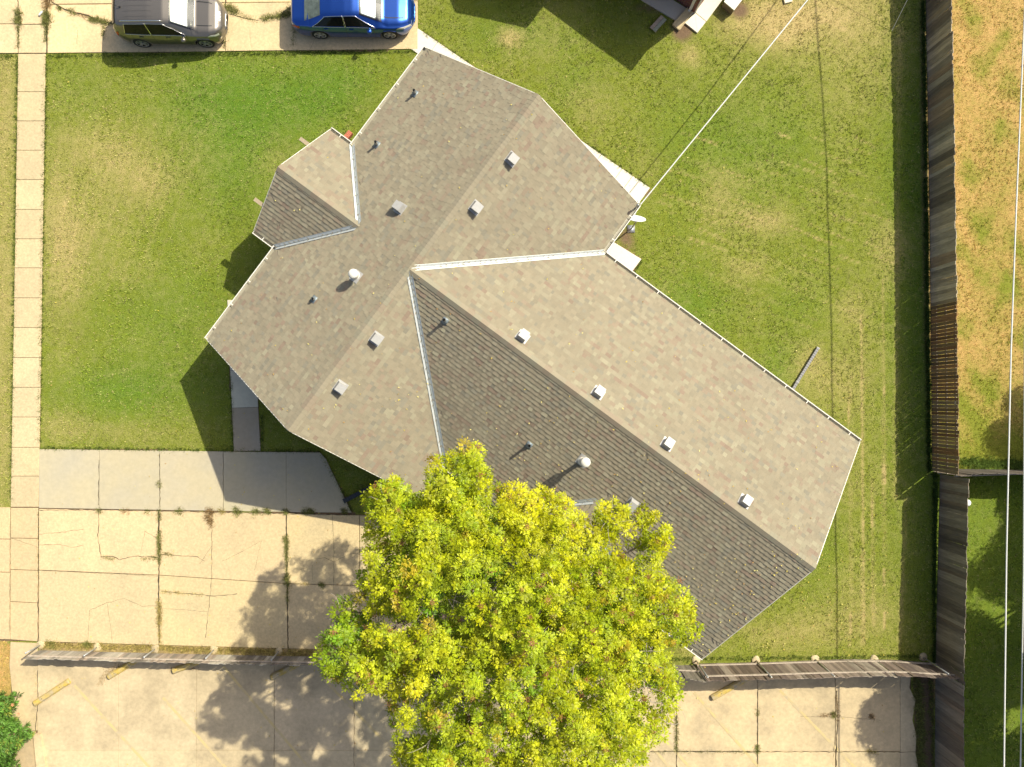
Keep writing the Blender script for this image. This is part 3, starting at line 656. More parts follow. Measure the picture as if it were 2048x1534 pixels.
slope(rf, dk, AB(0, 12.4, EZ), VA, VB, [[(.4, 0), (1.47, 0), (3.87, 2.4), (.2, 2.4)]])
slope(rf, dk, AB(0, 17.2, EZ), VA, -VB, [[(.4, 0), (1.47, 0), (3.87, 2.4), (.2, 2.4)]])
roof = rf.build('roof', M['shingle'], house); deck = dk.build('roof_deck', M['shingle'], house)
RZ = EZ+SL*4.83; CZ = EZ+SL*2.29; DZ = EZ+SL*2.4
for A_, B_, u1, u2 in ((AB(-.4, 4.83, RZ), AB(13.6, 4.83, RZ), VB, -VB), (AB(6.3, 4.9, RZ), AB(6.3, 21.65, RZ), VA, -VA), (AB(6.53, 2.29, CZ), AB(6.53, -1.25, CZ), VA, -VA), (AB(3.87, 14.8, DZ), AB(.2, 14.8, DZ), VB, -VB)):
    mb = MB(); caps(mb, A_, B_, u1, u2); mb.build('ridge_cap', M['shingle'], roof)
for E_, T_, u1, u2 in ((AB(4.24, 0, EZ), AB(6.53, 2.29, CZ), -VA, -VB), (AB(8.82, 0, EZ), AB(6.53, 2.29, CZ), VA, -VB), (AB(1.47, W, EZ), AB(6.3, 4.83, RZ), -VA, VB), (AB(11.13, W, EZ), AB(6.3, 4.83, RZ), VA, VB),
                       (AB(1.47, 12.4, EZ), AB(3.87, 14.8, DZ), -VB, -VA), (AB(1.47, 17.2, EZ), AB(3.87, 14.8, DZ), VB, -VA)):
    mb = MB(); valley(mb, E_, T_, u1, u2); mb.build('valley_flashing', M['flashing'], roof)
for A_, B_, o in ((AB(0, 0), AB(4.2, 0), -VB), (AB(8.87, 0), AB(13.4, 0), -VB), (AB(4.24, -1.05), AB(4.24, -.15), -VA), (AB(8.82, -1.05), AB(8.82, -.15), VA), (AB(11.25, W), AB(13.4, W), VB), (AB(0, W), AB(1.4, W), VB),
                  (AB(11.13, W+.12), AB(11.13, 21.4), VA), (AB(1.47, W+.15), AB(1.47, 12.3), -VA), (AB(1.47, 17.3), AB(1.47, 21.4), -VA), (AB(.4, 12.4), AB(1.3, 12.4), -VB), (AB(.4, 17.2), AB(1.3, 17.2), VB)): gutter(house, A_, B_, o)
# rake boards
def rake(E_, T_, n):
    mb = MB(); z = Vector((0, 0, -.075)); mb.bar(E_+n*.012+z, T_+n*.012+z, .022, .15, up=Vector((0, 0, 1))); mb.build('rake_board', M['white_metal'], house)
for (e, t, n) in ((AB(0, 0, EZ), AB(-.4, 4.83, RZ), -VA), (AB(0, W, EZ), AB(-.4, 4.83, RZ), -VA), (AB(13.4, 0, EZ), AB(13.6, 4.83, RZ), VA), (AB(13.4, W, EZ), AB(13.6, 4.83, RZ), VA), (AB(1.47, 21.4, EZ), AB(6.3, 21.65, RZ), VB), (AB(11.13, 21.4, EZ), AB(6.3, 21.65, RZ), VB),
                  (AB(4.24, -1.05, EZ), AB(6.53, -1.25, CZ), -VB), (AB(8.82, -1.05, EZ), AB(6.53, -1.25, CZ), -VB), (AB(.4, 12.4, EZ), AB(.2, 14.8, DZ), -VA), (AB(.4, 17.2, EZ), AB(.2, 14.8, DZ), -VA)): rake(e, t, n)
# purlin ends under the small gable
for a in (5.15, 7.9):
    mb = MB(); z = EZ+SL*(2.29-abs(a-6.53))-.20; mb.box(AB(a, -.85, z), (.14, 1.5, .14), ax=(VA, VB, Vector((0, 0, 1)))); mb.build('purlin', M['beam'], house)
mb = MB()
f = lambda a, b: AB(a, b)
for p, q, pk in ((f(.5, .6), f(.5, 9.06), 4.85), (f(12.9, 9.06), f(12.9, .6), 4.85), (f(12.9, .6), f(8.3, .6), None), (f(4.76, .6), f(.5, .6), None), (f(8.3, .6), f(8.3, -.55), None), (f(8.3, -.55), f(4.76, -.55), 3.35), (f(4.76, -.55), f(4.76, .6), None),
                 (f(.5, 9.06), f(2.05, 9.06), None), (f(2.05, 9.06), f(2.05, 12.9), None), (f(2.05, 12.9), f(1.0, 12.9), None), (f(1.0, 12.9), f(1.0, 16.7), 3.4), (f(1.0, 16.7), f(2.05, 16.7), None), (f(2.05, 16.7), f(2.05, 20.95), None),
                 (f(2.05, 20.95), f(10.55, 20.95), 4.85), (f(10.55, 20.95), f(10.55, 9.06), None), (f(10.55, 9.06), f(12.9, 9.06), None)): wall_quad(mb, p, q, -.05, 2.5, peak=pk)
mb.build('wall', M['brick'], house)
mb = MB(); so_ = [AB(*p) for p in ((.02, .02), (4.24, .02), (4.24, -1.03), (8.82, -1.03), (8.82, .02), (13.38, .02), (13.38, W-.02), (11.11, W-.02), (11.11, 21.38), (1.49, 21.38), (1.49, 17.18), (.42, 17.18), (.42, 12.42), (1.49, 12.42), (1.49, W-.02), (.02, W-.02))]
mb.poly([(p.x, p.y, 2.47) for p in so_]); mb.build('soffit', M['white_metal'], house)
for a in (2.6, 10.6): window(house, AB(a, .585), VA, -VB)
for b in (10.9, 18.8): window(house, AB(2.035, b), VB, -VA)
for b in (12, 14.6, 17.2, 19.6): window(house, AB(10.565, b), VB, VA)
for b in (3, 6.8): window(house, AB(.485, b), VB, -VA)
for b in (2.5, 6.5): window(house, AB(12.915, b), VB, VA)
for b in (9.0+5, 15.9): pass
door(house, AB(6.53, -.57), VA, -VB); door(house, AB(.98, 14.8), VB, -VA); door(house, AB(10.57, 9.75), VB, VA)

def roof_z(p):
    a, b = toAB(p); z = 0
    if -.5 < a < 13.7: z = max(z, EZ+SL*min(b, W-b))
    if b > 4.83 and b < 21.7: z = max(z, EZ+SL*min(a-1.47, 11.13-a))
    if -1.3 < b < 2.3 and 4.24 < a < 8.82: z = max(z, EZ+SL*min(a-4.24, 8.82-a))
    return z
def roof_frame(p):
    a, b = toAB(p); e = .02
    za = (roof_z(p+VA*e)-roof_z(p-VA*e))/(2*e); zb = (roof_z(p+VB*e)-roof_z(p-VB*e))/(2*e)
    X = (VA+Vector((0, 0, za))).normalized(); Y = (VB+Vector((0, 0, zb))).normalized(); return X, Y, X.cross(Y)*(1 if X.cross(Y).z > 0 else -1)
def on_roof(px, py):
    z = 4
    for _ in range(40): q = P(px, py, z); z = roof_z(q)
    return Vector((q.x, q.y, z))
# box vents
for px, py in ((1022, 317), (950, 414), (802, 418), (751, 676), (679, 773), (1044, 675), (1195, 787), (1333, 890), (1488, 1004), (1266, 1006)):
    p = on_roof(px, py); X, Y, N_ = roof_frame(p); s_ = 1 if X.z > .1 else (-1 if X.z < -.1 else (1 if Y.z > .1 else -1)); upv = (X if abs(X.z) > .1 else Y)*s_; lat = upv.cross(N_)
    mb = MB(); mb.box(p+N_*.024-upv*.03, (.40, .42, .012), (1, 1, 1), ax=(upv, lat, N_))
    a, b2, h1, h2 = .155, .15, .29, .23     # hood: higher at the downhill end
    pts = [p+upv*x*a+lat*y*b2+N_*z for z_, (x, y) in [(0, q) for q in ((-1, -1), (1, -1), (1, 1), (-1, 1))] for z in (.028,)]
    top = [p+upv*(x*a*(.96 if x > 0 else 1.02))+lat*y*b2*.96+N_*(h1 if x < 0 else h2) for x, y in ((-1, -1), (1, -1), (1, 1), (-1, 1))]
    mb.faces(pts+top, [(4, 5, 6, 7), (0, 1, 5, 4), (1, 2, 6, 5), (2, 3, 7, 6), (3, 0, 4, 7), (3, 2, 1, 0)], (.98, .98, .97))
    me_c = Vector((0, 0, 0)); v = mb.build('roof_vent', M['vent_metal'], house)
    v.data.flip_normals() if v.data.polygons[7].normal.dot(N_) < 0 else None
    g = MB(); g.box(p-upv*(a*1.02+.003)+N_*.085, (.004, b2*1.6, .07), ax=(upv, lat, N_)); g.build('louvre', M['dark_metal'], v)
# plumbing pipes
for px, py, h in ((830, 188, .36), (754, 290, .36), (628, 599, .22), (890, 642, .42), (1058, 890, .45)):
    p = on_roof(px, py); X, Y, N_ = roof_frame(p); mb = MB()
    mb.tube([p-Vector((0, 0, .05)), p+Vector((0, 0, h))], .048, 14, caps=False); mb.tube([p+Vector((0, 0, h)), p+Vector((0, 0, -.02))], .036, 14, caps=False)
    o = mb.build('vent_pipe', M['galv'], house, True)
    mb = MB(); mb.box(p+N_*.024, (.26, .22, .008), ax=(X, Y, N_)); mb.tube([p+N_*.02, p+N_*.05+Vector((0, 0, .03)), p+Vector((0, 0, .15))], [.095, .08, .052], 14, caps=False); mb.build('pipe_flashing', M['lead'], o, True)
# flues with white storm cap
for px, py, h in ((713, 553, .55), (1166, 921, .80)):
    p = on_roof(px, py); X, Y, N_ = roof_frame(p); mb = MB()
    mb.tube([p-Vector((0, 0, .08)), p+Vector((0, 0, h))], .075, 18, (1, 1, 1)); mb.lathe(p, [(.19, .0), (.10, .10), (.078, .16)], 18)
    o = mb.build('flue', M['white_metal'], house, True)
    mb = MB(); mb.lathe(p+Vector((0, 0, h-.16)), [(.155, 0), (.165, .01), (.165, .14), (.155, .15), (.155, .17), (.17, .18), (.15, .22), (.07, .25), (.0, .26)], 24); mb.build('flue_cap', M['white_metal'], o, True)
    mb = MB(); mb.box(p+N_*.024, (.42, .40, .01), (1, 1, 1), ax=(X, Y, N_)); mb.build('flue_flashing', M['vent_metal'], o)
# service mast on the gutter corner
mast = P(1273, 414, 2.72)
mb = MB(); mb.tube([Vector((mast.x, mast.y, 2.0)), Vector((mast.x, mast.y, 2.95))], .028, 10); mb.tube([mast+Vector((0, 0, .2)), mast+VA*.12+Vector((0, 0, .28))], .02, 8); mb.lathe(Vector((mast.x, mast.y, 2.95)), [(.05, 0), (.06, .05), (.03, .10), (0, .11)], 12); mb.build('service_mast', M['galv'], house, True)
rebase(house, hloc)

# ------------------------------------------------------------------ satellite dish on its post behind the gutter
def at_obj(name, loc, label, cat, group=None): return empty(name, loc, 0, label, cat, group)
d0 = P(1262, 458, 0.0)
dish = at_obj('satellite_dish', d0, 'grey oval satellite dish on a post just behind the gutter by the cable end', 'satellite dish')
mb = MB(); mb.tube([(0, 0, -.1), (0, 0, 1.1), (.02, .02, 1.55)], .03, 10); mb.box((0, 0, .01), (.3, .3, .02)); mb.build('post', M['galv'], dish, True)
mb = MB(); cx = P(1271, 440, 1.95)-d0; nx = Vector((.10, .84, .53)).normalized(); rx = nx.cross(Vector((0, 0, 1))).normalized(); ry = rx.cross(nx)
rings = []; k = 28
for i, r in enumerate((.001, .12, .22, .32, .38)):
    for j in range(k): a = 2*math.pi*j/k; mb.v.append(tuple(cx+rx*(math.cos(a)*r)+ry*(math.sin(a)*r*.92)+nx*(r*r*.55)))
for s_, off in ((0, 0),):
    for i in range(4):
        for j in range(k): mb.f.append((i*k+j, i*k+(j+1) % k, (i+1)*k+(j+1) % k, (i+1)*k+j)); mb.c.append((1, 1, 1)); mb.m.append(0)
o = mb.build('reflector', M['dish'], dish, True); sm = o.modifiers.new('s', 'SOLIDIFY'); sm.thickness = .02
mb = MB(); mb.bar(cx+ry*-.36+nx*.06, cx+nx*.62-ry*.18, .025, .025); mb.box(cx+nx*.62-ry*.18, (.07, .12, .07)); mb.bar(Vector((.02, .02, 1.5)), cx-nx*.02, .06, .08); mb.build('feed_arm', M['galv'], dish)

# ------------------------------------------------------------------ downspout extensions
def corr(name, a, b, wd, ht, label, mt, flutes=True):
    A = P(*a); B = P(*b); d = (B-A); L = d.length; ang = math.atan2(d.y, d.x); root = at_obj(name, A, label, 'drain pipe'); root.rotation_euler.z = ang
    mb = MB(); n = int(L/.05)
    for i in range(n):
        s = 1 if i % 2 else .9
        mb.box((L*(i+.5)/n, 0, ht/2*s+.02), (L/n+.001, wd*s, ht*s))
    mb.build('channel', mt, root)
    mb = MB(); mb.box((L+.02, 0, ht*.5+.02), (.04, wd*1.12, ht*1.05), (1.6, 1.6, 1.6)); mb.build('end_cap', mt, root); mb = MB(); mb.box((L*.28, 0, ht*.55+.02), (.06, wd*1.1, ht*1.08), (1.4, 1.4, 1.4)); mb.build('collar', mt, root); return root
corr('downspout_extension', (1577, 790), (1634, 697), .11, .10, 'grey ribbed drain pipe lying on the grass beside the long eave', M['grey_plastic'])
corr('downspout_extension', (760, 965), (690, 1001), .17, .11, 'dark drain pipe lying at the edge of the shaded slab beside the tree', M['dark_metal'])

# ------------------------------------------------------------------ loose bricks in the corner by the small gable
c0 = P(689, 283); d1 = (P(703, 266)-c0).normalized(); d2 = Vector((d1.y, -d1.x, 0))
mb = MB(); mb.box((0, 0, 0), (.055, .20, .09)); proto = mb.build('brick', M['brickred']); BR0 = proto
k = 0
for lay in range(2):
    for i in range(8):
        o = proto if k == 0 else copy_tree(proto); k += 1
        o.location = c0+d1*(.062*i-.02)+d2*(random.uniform(-.008, .008))+Vector((0, 0, .05+lay*.095)); o.rotation_euler.z = math.atan2(d1.y, d1.x)+random.uniform(-.03, .03)
        tag(o, 'loose red brick in the upper layer of the stack by the inner gutter corner' if lay else 'loose red brick in the ground layer of the stack by the inner gutter corner', 'brick', 'loose bricks beside the small gable')

# ------------------------------------------------------------------ neighbouring house beyond the top edge
nb = empty('brick_house', (0, 0, 0), label='red brick house with pale roof trim cut off by the top edge of the photo', cat='house')
wc = P(1389, 27)                      # foot of its near wall corner
ec = P(1366, 60)                      # plan of its roof corner above
wa, wb = toAB(wc); ea, eb = toAB(ec); eb = wb+.02
mb = MB(); dk = MB()
slope(mb, dk, AB(ea, 0, EZ), VB, VA, [[(eb-13, 0), (eb, 0), (eb, 4.83), (eb-13, 4.83)]]); slope(mb, dk, AB(ea+W, 0, EZ), VB, -VA, [[(eb-13, 0), (eb, 0), (eb, 4.83), (eb-13, 4.83)]])
g0 = toAB(P(1153, -21)); gc = g0[1]-2.35      # small projecting gable
slope(mb, dk, AB(0, gc-2.35, EZ), VA, VB, [[(g0[0], 0), (ea+.1, 0), (ea+2.4, 2.35), (g0[0]-.1, 2.35)]]); slope(mb, dk, AB(0, gc+2.35, EZ), VA, -VB, [[(g0[0], 0), (ea+.1, 0), (ea+2.4, 2.35), (g0[0]-.1, 2.35)]])
nr = mb.build('roof', M['shingle'], nb); dk.build('roof_deck', M['shingle'], nb)
mb = MB(); n0 = AB(wa, wb); z = 2.5
wall_quad(mb, AB(wa, wb-12.9), n0, -.05, z); wall_quad(mb, n0, AB(wa+7.4, wb), -.05, z, peak=4.7); wall_quad(mb, AB(wa+7.4, wb), AB(wa+7.4, wb-12.9), -.05, z)
mb.build('wall', M['brick'], nb)
mb = MB(); mb.poly([tuple(AB(ea, eb, 2.46)), tuple(AB(ea+9.6, eb, 2.46)), tuple(AB(ea+9.6, eb-13, 2.46)), tuple(AB(ea, eb-13, 2.46))]); mb.build('soffit', M['white_metal'], nb)
mb = MB(); ds = P(1380, 24); ds.z = 0; a_, b_ = toAB(ds); b_ = wb-.22; top = AB(wa-.06, b_, 2.45)
mb.box(AB(wa-.06, b_, 1.3), (.09, .10, 2.3), ax=(VA, VB, Vector((0, 0, 1)))); mb.bar(AB(wa-.06, b_, .16), AB(wa-.22, b_, .06), .09, .09); mb.build('downspout', M['white_metal'], nb)
mb = MB(); mb.box(AB(wa+.01, wb+.008, 1.25), (.05, .05, 2.5), ax=(VA, VB, Vector((0, 0, 1)))); mb.build('corner_trim', M['white_metal'], nb)
gutter(nb, AB(ea, eb-12.9), AB(ea, eb), -VA)
for b in (wb-4, wb-9): window(nb, AB(wa-.015, b), VB, -VA)
rebase(nb, AB(wa+3, wb-5))
# its slabs, splash block, stoop and the board in the grass
mb = MB(); slab_quad(mb, G((1180, -100), (1389, 27), (1360, 48), (1150, -79)), [0, .38, .62, 1], [0, 1], z=.05, gap=.012, tint=(.72, .72, .74))
q = G((1389, 27), (1411, 45), (1394, 67), (1369, 47)); mb.prism([q[0], q[1], q[2]], -.03, .06, (1, 1, 1)); 
e_ = lambda p, c, k: (p[0]+(c[0]-p[0])*k, p[1]+(c[1]-p[1])*k)
c_ = ((q[0][0]+q[2][0]+q[3][0])/3, (q[0][1]+q[2][1]+q[3][1])/3); mb.prism([e_(p, c_, .035) for p in (q[0], q[2], q[3])], -.03, .06, (.99, .99, .99))
slab_quad(mb, G((1389, 26), (1448, -58), (1474, -38), (1412, 45)), [0, .55, 1], [0, 1], z=.055, gap=.012)
struct(mb.build('neighbour_walkway', M['bright_concrete']))
A = P(1378, 24); B = P(1351, 57); d = (B-A); root = empty('splash_block', A, math.atan2(d.y, d.x), 'tan concrete splash block at the foot of the white downspout', 'splash block')
mb = MB(); L = d.length
mb.faces([(0, -.12, .16), (L, -.17, .10), (L, .17, .10), (0, .12, .16), (0, -.12, 0), (L, -.17, 0), (L, .17, 0), (0, .12, 0)], [(0, 1, 2, 3), (4, 7, 6, 5), (0, 4, 5, 1), (2, 6, 7, 3), (1, 5, 6, 2), (3, 7, 4, 0)], (1, 1, 1))
mb.build('tray', M['old_concrete'], root)
mb = MB()
for s in (-1, 1): mb.bar((0, s*.13, .175), (L, s*.18, .115), .03, .04)
mb.build('rim', M['old_concrete'], root)
A = P(1304, 62); B = P(1327, 37); d = B-A; root = empty('wooden_board', A, math.atan2(d.y, d.x), 'weathered grey two-plank board lying in the shaded grass by the brick house', 'board'); L = d.length
for s in (-1, 1):
    mb = MB(); mb.box((L/2, s*.075, .09), (L*.98, .14, .035), (.38+.05*s, .34, .25)); mb.build('plank', M['wood'], root)
mb = MB()
for x in (.1, L-.1): mb.box((x, 0, .04), (.08, .3, .07), (.25, .2, .15))
mb.build('batten', M['wood'], root)
q = G((1462, 30), (1443, 14), (1475, -32), (1496, -14)); root = empty('doorstep', (0, 0, 0), label='white topped concrete doorstep block at the top edge beside the pale walkway', cat='doorstep')
mb = MB(); mb.prism(q, -.05, .40, (.40, .38, .35)); mb.build('block', M['old_concrete'], root)
cc = (sum(p[0] for p in q)/4, sum(p[1] for p in q)/4); mb = MB(); mb.prism([e_(p, cc, -.05) for p in q], .40, .45, (1.12, 1.2, 1.3)); mb.build('tread', M['bright_concrete'], root); rebase(root, Vector((cc[0], cc[1], 0)))

# ------------------------------------------------------------------ fences
def fence(name, path, label, tone, rails_side, posts, wd=.14, gap=.008, zfoot=.04, post_mat='wood', rails=(.35, 1.35), lean=.006, group=None, sparse=None, brown=None):
    """path: [(px, py, height)] along the foot; rails_side: +1/-1 = which side (left of travel = +1) rails and posts stand"""
    pts = [(P(x, y), h) for x, y, h in path]; root = empty(name, (0, 0, 0), label=label, cat='fence', group=group)
    seg = [0];
    for i in range(len(pts)-1): seg.append(seg[-1]+(pts[i+1][0]-pts[i][0]).length)
    def at(s):
        s = min(max(s, 0), seg[-1]-1e-6); i = max(j for j in range(len(seg)-1) if seg[j] <= s); t = (s-seg[i])/(seg[i+1]-seg[i])
        d = (pts[i+1][0]-pts[i][0]).normalized(); return pts[i][0].lerp(pts[i+1][0], t), pts[i][1]*(1-t)+pts[i+1][1]*t, d
    mb = MB(); s = 0; tk = random.choice(tone)
    while s < seg[-1]-wd*.5:
        p, h, d = at(s+wd/2); n = Vector((-d.y, d.x, 0)); g = gap
        if random.random() < .5: tk = random.choice(tone)
        c = tk
        if brown and brown[0] < (s/seg[-1]) < brown[1]: c = random.choice(((.27, .15, .07), (.22, .12, .06), (.30, .20, .10), (.25, .18, .11), (.20, .13, .07)))
        k = random.uniform(.7, 1.25)
        if brown and not (brown[0] < (s/seg[-1]) < brown[1]): g = .001
        c = tuple(x*k for x in c); hh = h+random.uniform(-.03, .03); ln = random.gauss(0, lean)
        lo = p+Vector((0, 0, zfoot))+n*random.uniform(-.004, .004); hi = p+n*(ln+random.uniform(-.004, .004))+d*random.gauss(0, lean*.25)+Vector((0, 0, hh))
        if True:
            mb.bar(lo, hi, .018, wd-g-random.uniform(-.004, .004), up=d, col=c)
        s += wd
    mb.build('pickets', M['wood'], root)
    for rz in rails:
        mb = MB(); s = 0
        while s < seg[-1]-.05:
            p, h, d = at(s+.01); q, h2, d2 = at(min(s+2.4, seg[-1]-.02)); n = Vector((-d.y, d.x, 0))*rails_side
            zz, z2 = min(rz, h-.1) if rz > 0 else h+rz, min(rz, h2-.1) if rz > 0 else h2+rz
            mb.bar(p+n*.035+Vector((0, 0, zz)), q+n*.035+Vector((0, 0, z2)), .038, .085, col=(.42, .36, .29)); s += 2.4
        mb.build('rail', M['wood'], root)
    for (x, y, hh, tx, ty) in posts:
        p = P(x, y); mb = MB(); t = p+Vector((tx, ty, hh))
        if post_mat == 'galv': mb.tube([p-Vector((0, 0, .2)), t], .030, 10); mb.lathe(t, [(.036, -.02), (.04, .0), (.03, .02), (0, .03)], 10)
        else: mb.bar(p-Vector((0, 0, .2)), t, .09, .09, up=Vector((1, 0, 0)), col=(.30, .28, .25))
        po = mb.build('post', M['galv'] if post_mat == 'galv' else M['wood'], root, post_mat == 'galv')
        if post_mat == 'galv': mb = MB(); mb.lathe(p, [(.17, -.04), (.165, .025), (.12, .05), (.05, .062), (0, .065)], 14, squash=.07); mb.build('footing', M['lot_concrete'], po)
    rebase(root, pts[len(pts)//2][0]); return root
GREY = [(.34, .30, .23), (.25, .215, .165), (.40, .355, .28), (.18, .15, .115), (.30, .225, .155), (.46, .39, .29), (.34, .27, .18)]
fence('wooden_fence', [(1844, -160, 1.75), (1850, 0, 1.78), (1854, 200, 1.8), (1858, 430, 1.78), (1860, 620, 1.8), (1862, 800, 1.82), (1863, 944, 1.8)], 'tall weathered picket fence with brown slatted lower end along the right lawn', GREY, 1, [], rails=(.35, 1.0, 1.6), gap=.010, brown=(.70, 1.0), lean=.012)
fence('wooden_fence', [(1879, 948, 1.9), (1877, 1030, 1.9), (1873, 1180, 1.9), (1870, 1330, 1.9), (1868, 1600, 1.9), (1866, 1800, 1.9)], 'tall dark grey picket fence running down from the step in the boundary', [(.24, .205, .16), (.18, .15, .115), (.28, .24, .185), (.15, .125, .10), (.22, .17, .125)], 1, [], rails=(.35, 1.0, 1.6), gap=.0, lean=.012)
fence('wooden_fence', [(1864, 943, 1.9), (1905, 938, 1.9), (2120, 941, 1.9), (2400, 944, 1.9)], 'dark board fence dividing the two neighbouring yards at the right edge', [(.11, .095, .08), (.15, .125, .10)], -1, [], rails=(.4, 1.5), gap=.004)
fence('wooden_fence', [(80, 1300, 1.0), (300, 1306, 1.0), (560, 1312, 1.0), (900, 1318, 1.0), (1310, 1327, 1.0), (1331, 1330, 1.05), (1382, 1330, 1.80), (1390, 1330, 1.85)], 'low grey picket fence with thin metal posts across the bottom left parking area', [(.36, .325, .265), (.28, .25, .20), (.42, .385, .31), (.32, .26, .20), (.22, .195, .155)], 1,
      [(82, 1289, .95, 0, -.02), (195, 1294, .95, 0, -.02), (311, 1297, .95, 0, -.02), (428, 1299, .95, .05, -.02), (558, 1302, .95, 0, -.02), (700, 1306, .95, 0, 0), (860, 1310, .95, 0, 0), (1020, 1313, .95, 0, 0), (1180, 1316, .95, 0, 0)], post_mat='galv', rails=(.75,), gap=.001, lean=.012)
fence('wooden_fence', [(1390, 1327, 1.85), (1560, 1323, 1.85), (1690, 1318, 1.88), (1780, 1319, 1.85), (1866, 1325, 1.75)], 'taller weathered picket fence with two pale rails across the bottom right lot', [(.24, .19, .15), (.16, .12, .09), (.30, .25, .20), (.12, .09, .075), (.20, .15, .12), (.34, .29, .23)], 1,
      [(1392, 1320, 1.72, 0, -.05), (1512, 1320, 1.72, 0, -.05), (1630, 1318, 1.75, 0, -.05), (1748, 1318, 1.72, 0, -.05), (1846, 1314, 1.70, 0, -.05)], post_mat='galv', rails=(.28, 1.45), gap=.0, lean=.012)

# ------------------------------------------------------------------ wheel stops
def stop(a, b, label, worn=1.0):
    A = P(*a); B = P(*b); d = B-A; L = d.length; root = empty('wheel_stop', A, math.atan2(d.y, d.x), label, 'wheel stop', 'wheel stops along the low fence'); mb = MB()
    prof = [(-.115, 0), (-.115, .07), (-.065, .13), (.065, .13), (.115, .07), (.115, 0)]; k = len(prof); xs = [0, .03, L-.03, L]
    for x, s in zip(xs, (.82, 1, 1, .82)): mb.v += [(x, y*s, .03+z*s) for y, z in prof]
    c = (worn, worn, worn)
    for i in range(3):
        for j in range(k-1): mb.f.append((i*k+j, i*k+j+1, (i+1)*k+j+1, (i+1)*k+j)[::-1]); mb.c.append(c); mb.m.append(1 if j == 3 and False else 0)
    mb.f.append(tuple(range(k))); mb.c.append(c); mb.m.append(0); mb.f.append(tuple(3*k+j for j in range(k-1, -1, -1))); mb.c.append(c); mb.m.append(0)
    mb.build('concrete_body', M['yellow'], root)
    mb = MB()
    for x in (.25*L, .75*L): mb = MB(); mb.tube([(x, 0, .10), (x, 0, .168)], .016, 8); mb.build('anchor_pin', M['dark_metal'], root)
stop((71, 1406), (141, 1360), 'worn yellow wheel stop nearest the green bush')
stop((218, 1353), (275, 1318), 'yellow wheel stop with twigs around it just below the low fence')
stop((347, 1341), (398, 1322), 'short end of a yellow wheel stop showing under the low fence')
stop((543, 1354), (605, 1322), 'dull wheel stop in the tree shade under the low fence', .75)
stop((1422, 1395), (1498, 1352), 'yellow wheel stop half in the shade of the taller fence')

# ------------------------------------------------------------------ litter
p = P(84, 28); root = empty('bottle', p, .9, 'small white plastic bottle lying by the weeds on the top driveway', 'bottle'); mb = MB(); mb.tube([(-.12, 0, .07), (-.11, 0, .07), (.05, 0, .07), (.09, 0, .07), (.13, 0, .07)], [.03, .038, .038, .018, .016], 12); mb.build('body', M['white_plastic'], root, True); mb = MB(); mb.tube([(.13, 0, .07), (.15, 0, .07)], .02, 10); mb.build('lid', M['dark_metal'], root)
p = P(1575, 1); mb = MB(); mb.box((0, 0, .03), (.32, .22, .08), (1, .98, .9)); o = mb.build('stepping_stone', M['bright_concrete']); o.location = p; o.rotation_euler.z = .25; tag(o, 'small pale flat stone in the lawn at the top edge', 'stone')
p = P(1936, 1006, 1.0); p0 = Vector((p.x, p.y, 0)); root = empty('garden_light', p0, 0, 'small round white topped garden lamp post behind the dark fence', 'garden lamp'); mb = MB(); mb.tube([(0, 0, -.1), (0, 0, .95)], .03, 8); mb.build('post', M['galv'], root); mb = MB(); mb.lathe((0, 0, .95), [(.04, 0), (.12, .01), (.13, .04), (.09, .09), (0, .11)], 18); mb.build('lamp_head', M['white_plastic'], root, True)

# ------------------------------------------------------------------ overhead wires
def wire(name, pts, r, label, n=40, sag=.0):
    mb = MB(); A, B = pts[0], pts[-1]; L = []
    for i in range(n+1):
        t = i/n; x = t*(len(pts)-1); j = min(int(x), len(pts)-2); q = Vector(pts[j]).lerp(Vector(pts[j+1]), x-j); q.z -= sag*4*t*(1-t); L.append(q)
    mb.tube(L, r, 8); o = mb.build(name, M['cable']); tag(o, label, 'cable')
wire('service_cable', [P(1281, 409, 2.95), P(1615, 0, 3.55), P(1820, -254, 4.4), P(2060, -550, 5.6)], .022, 'white service cable running from the house gutter corner to the top edge')
wire('power_line', [P(2062, -700, 6.2), P(2050, 0, 5.5), P(2033, 400, 5.15), P(2022, 700, 4.95), P(2013, 1100, 4.7), P(2008, 1534, 4.6), P(2004, 2100, 5.0)], .024, 'inner pale overhead line running down the right edge of the photo')
wire('power_line', [P(2062, -700, 3.7), P(2056, 0, 3.5), P(2049, 700, 3.35), P(2047, 1150, 3.0), P(2041, 1534, 2.95), P(2036, 2100, 3.2)], .024, 'outer pale overhead line at the very right edge of the photo')
gw = P(1783, 64); far = P(1815, 0, .9); dd = (far-gw)*6; mb = MB(); mb.tube([gw-Vector((0, 0, .05)), gw+dd], .008, 6); o = mb.build('guy_wire', M['cable']); tag(o, 'thin wire rising from the shaded grass strip to the top edge', 'wire')

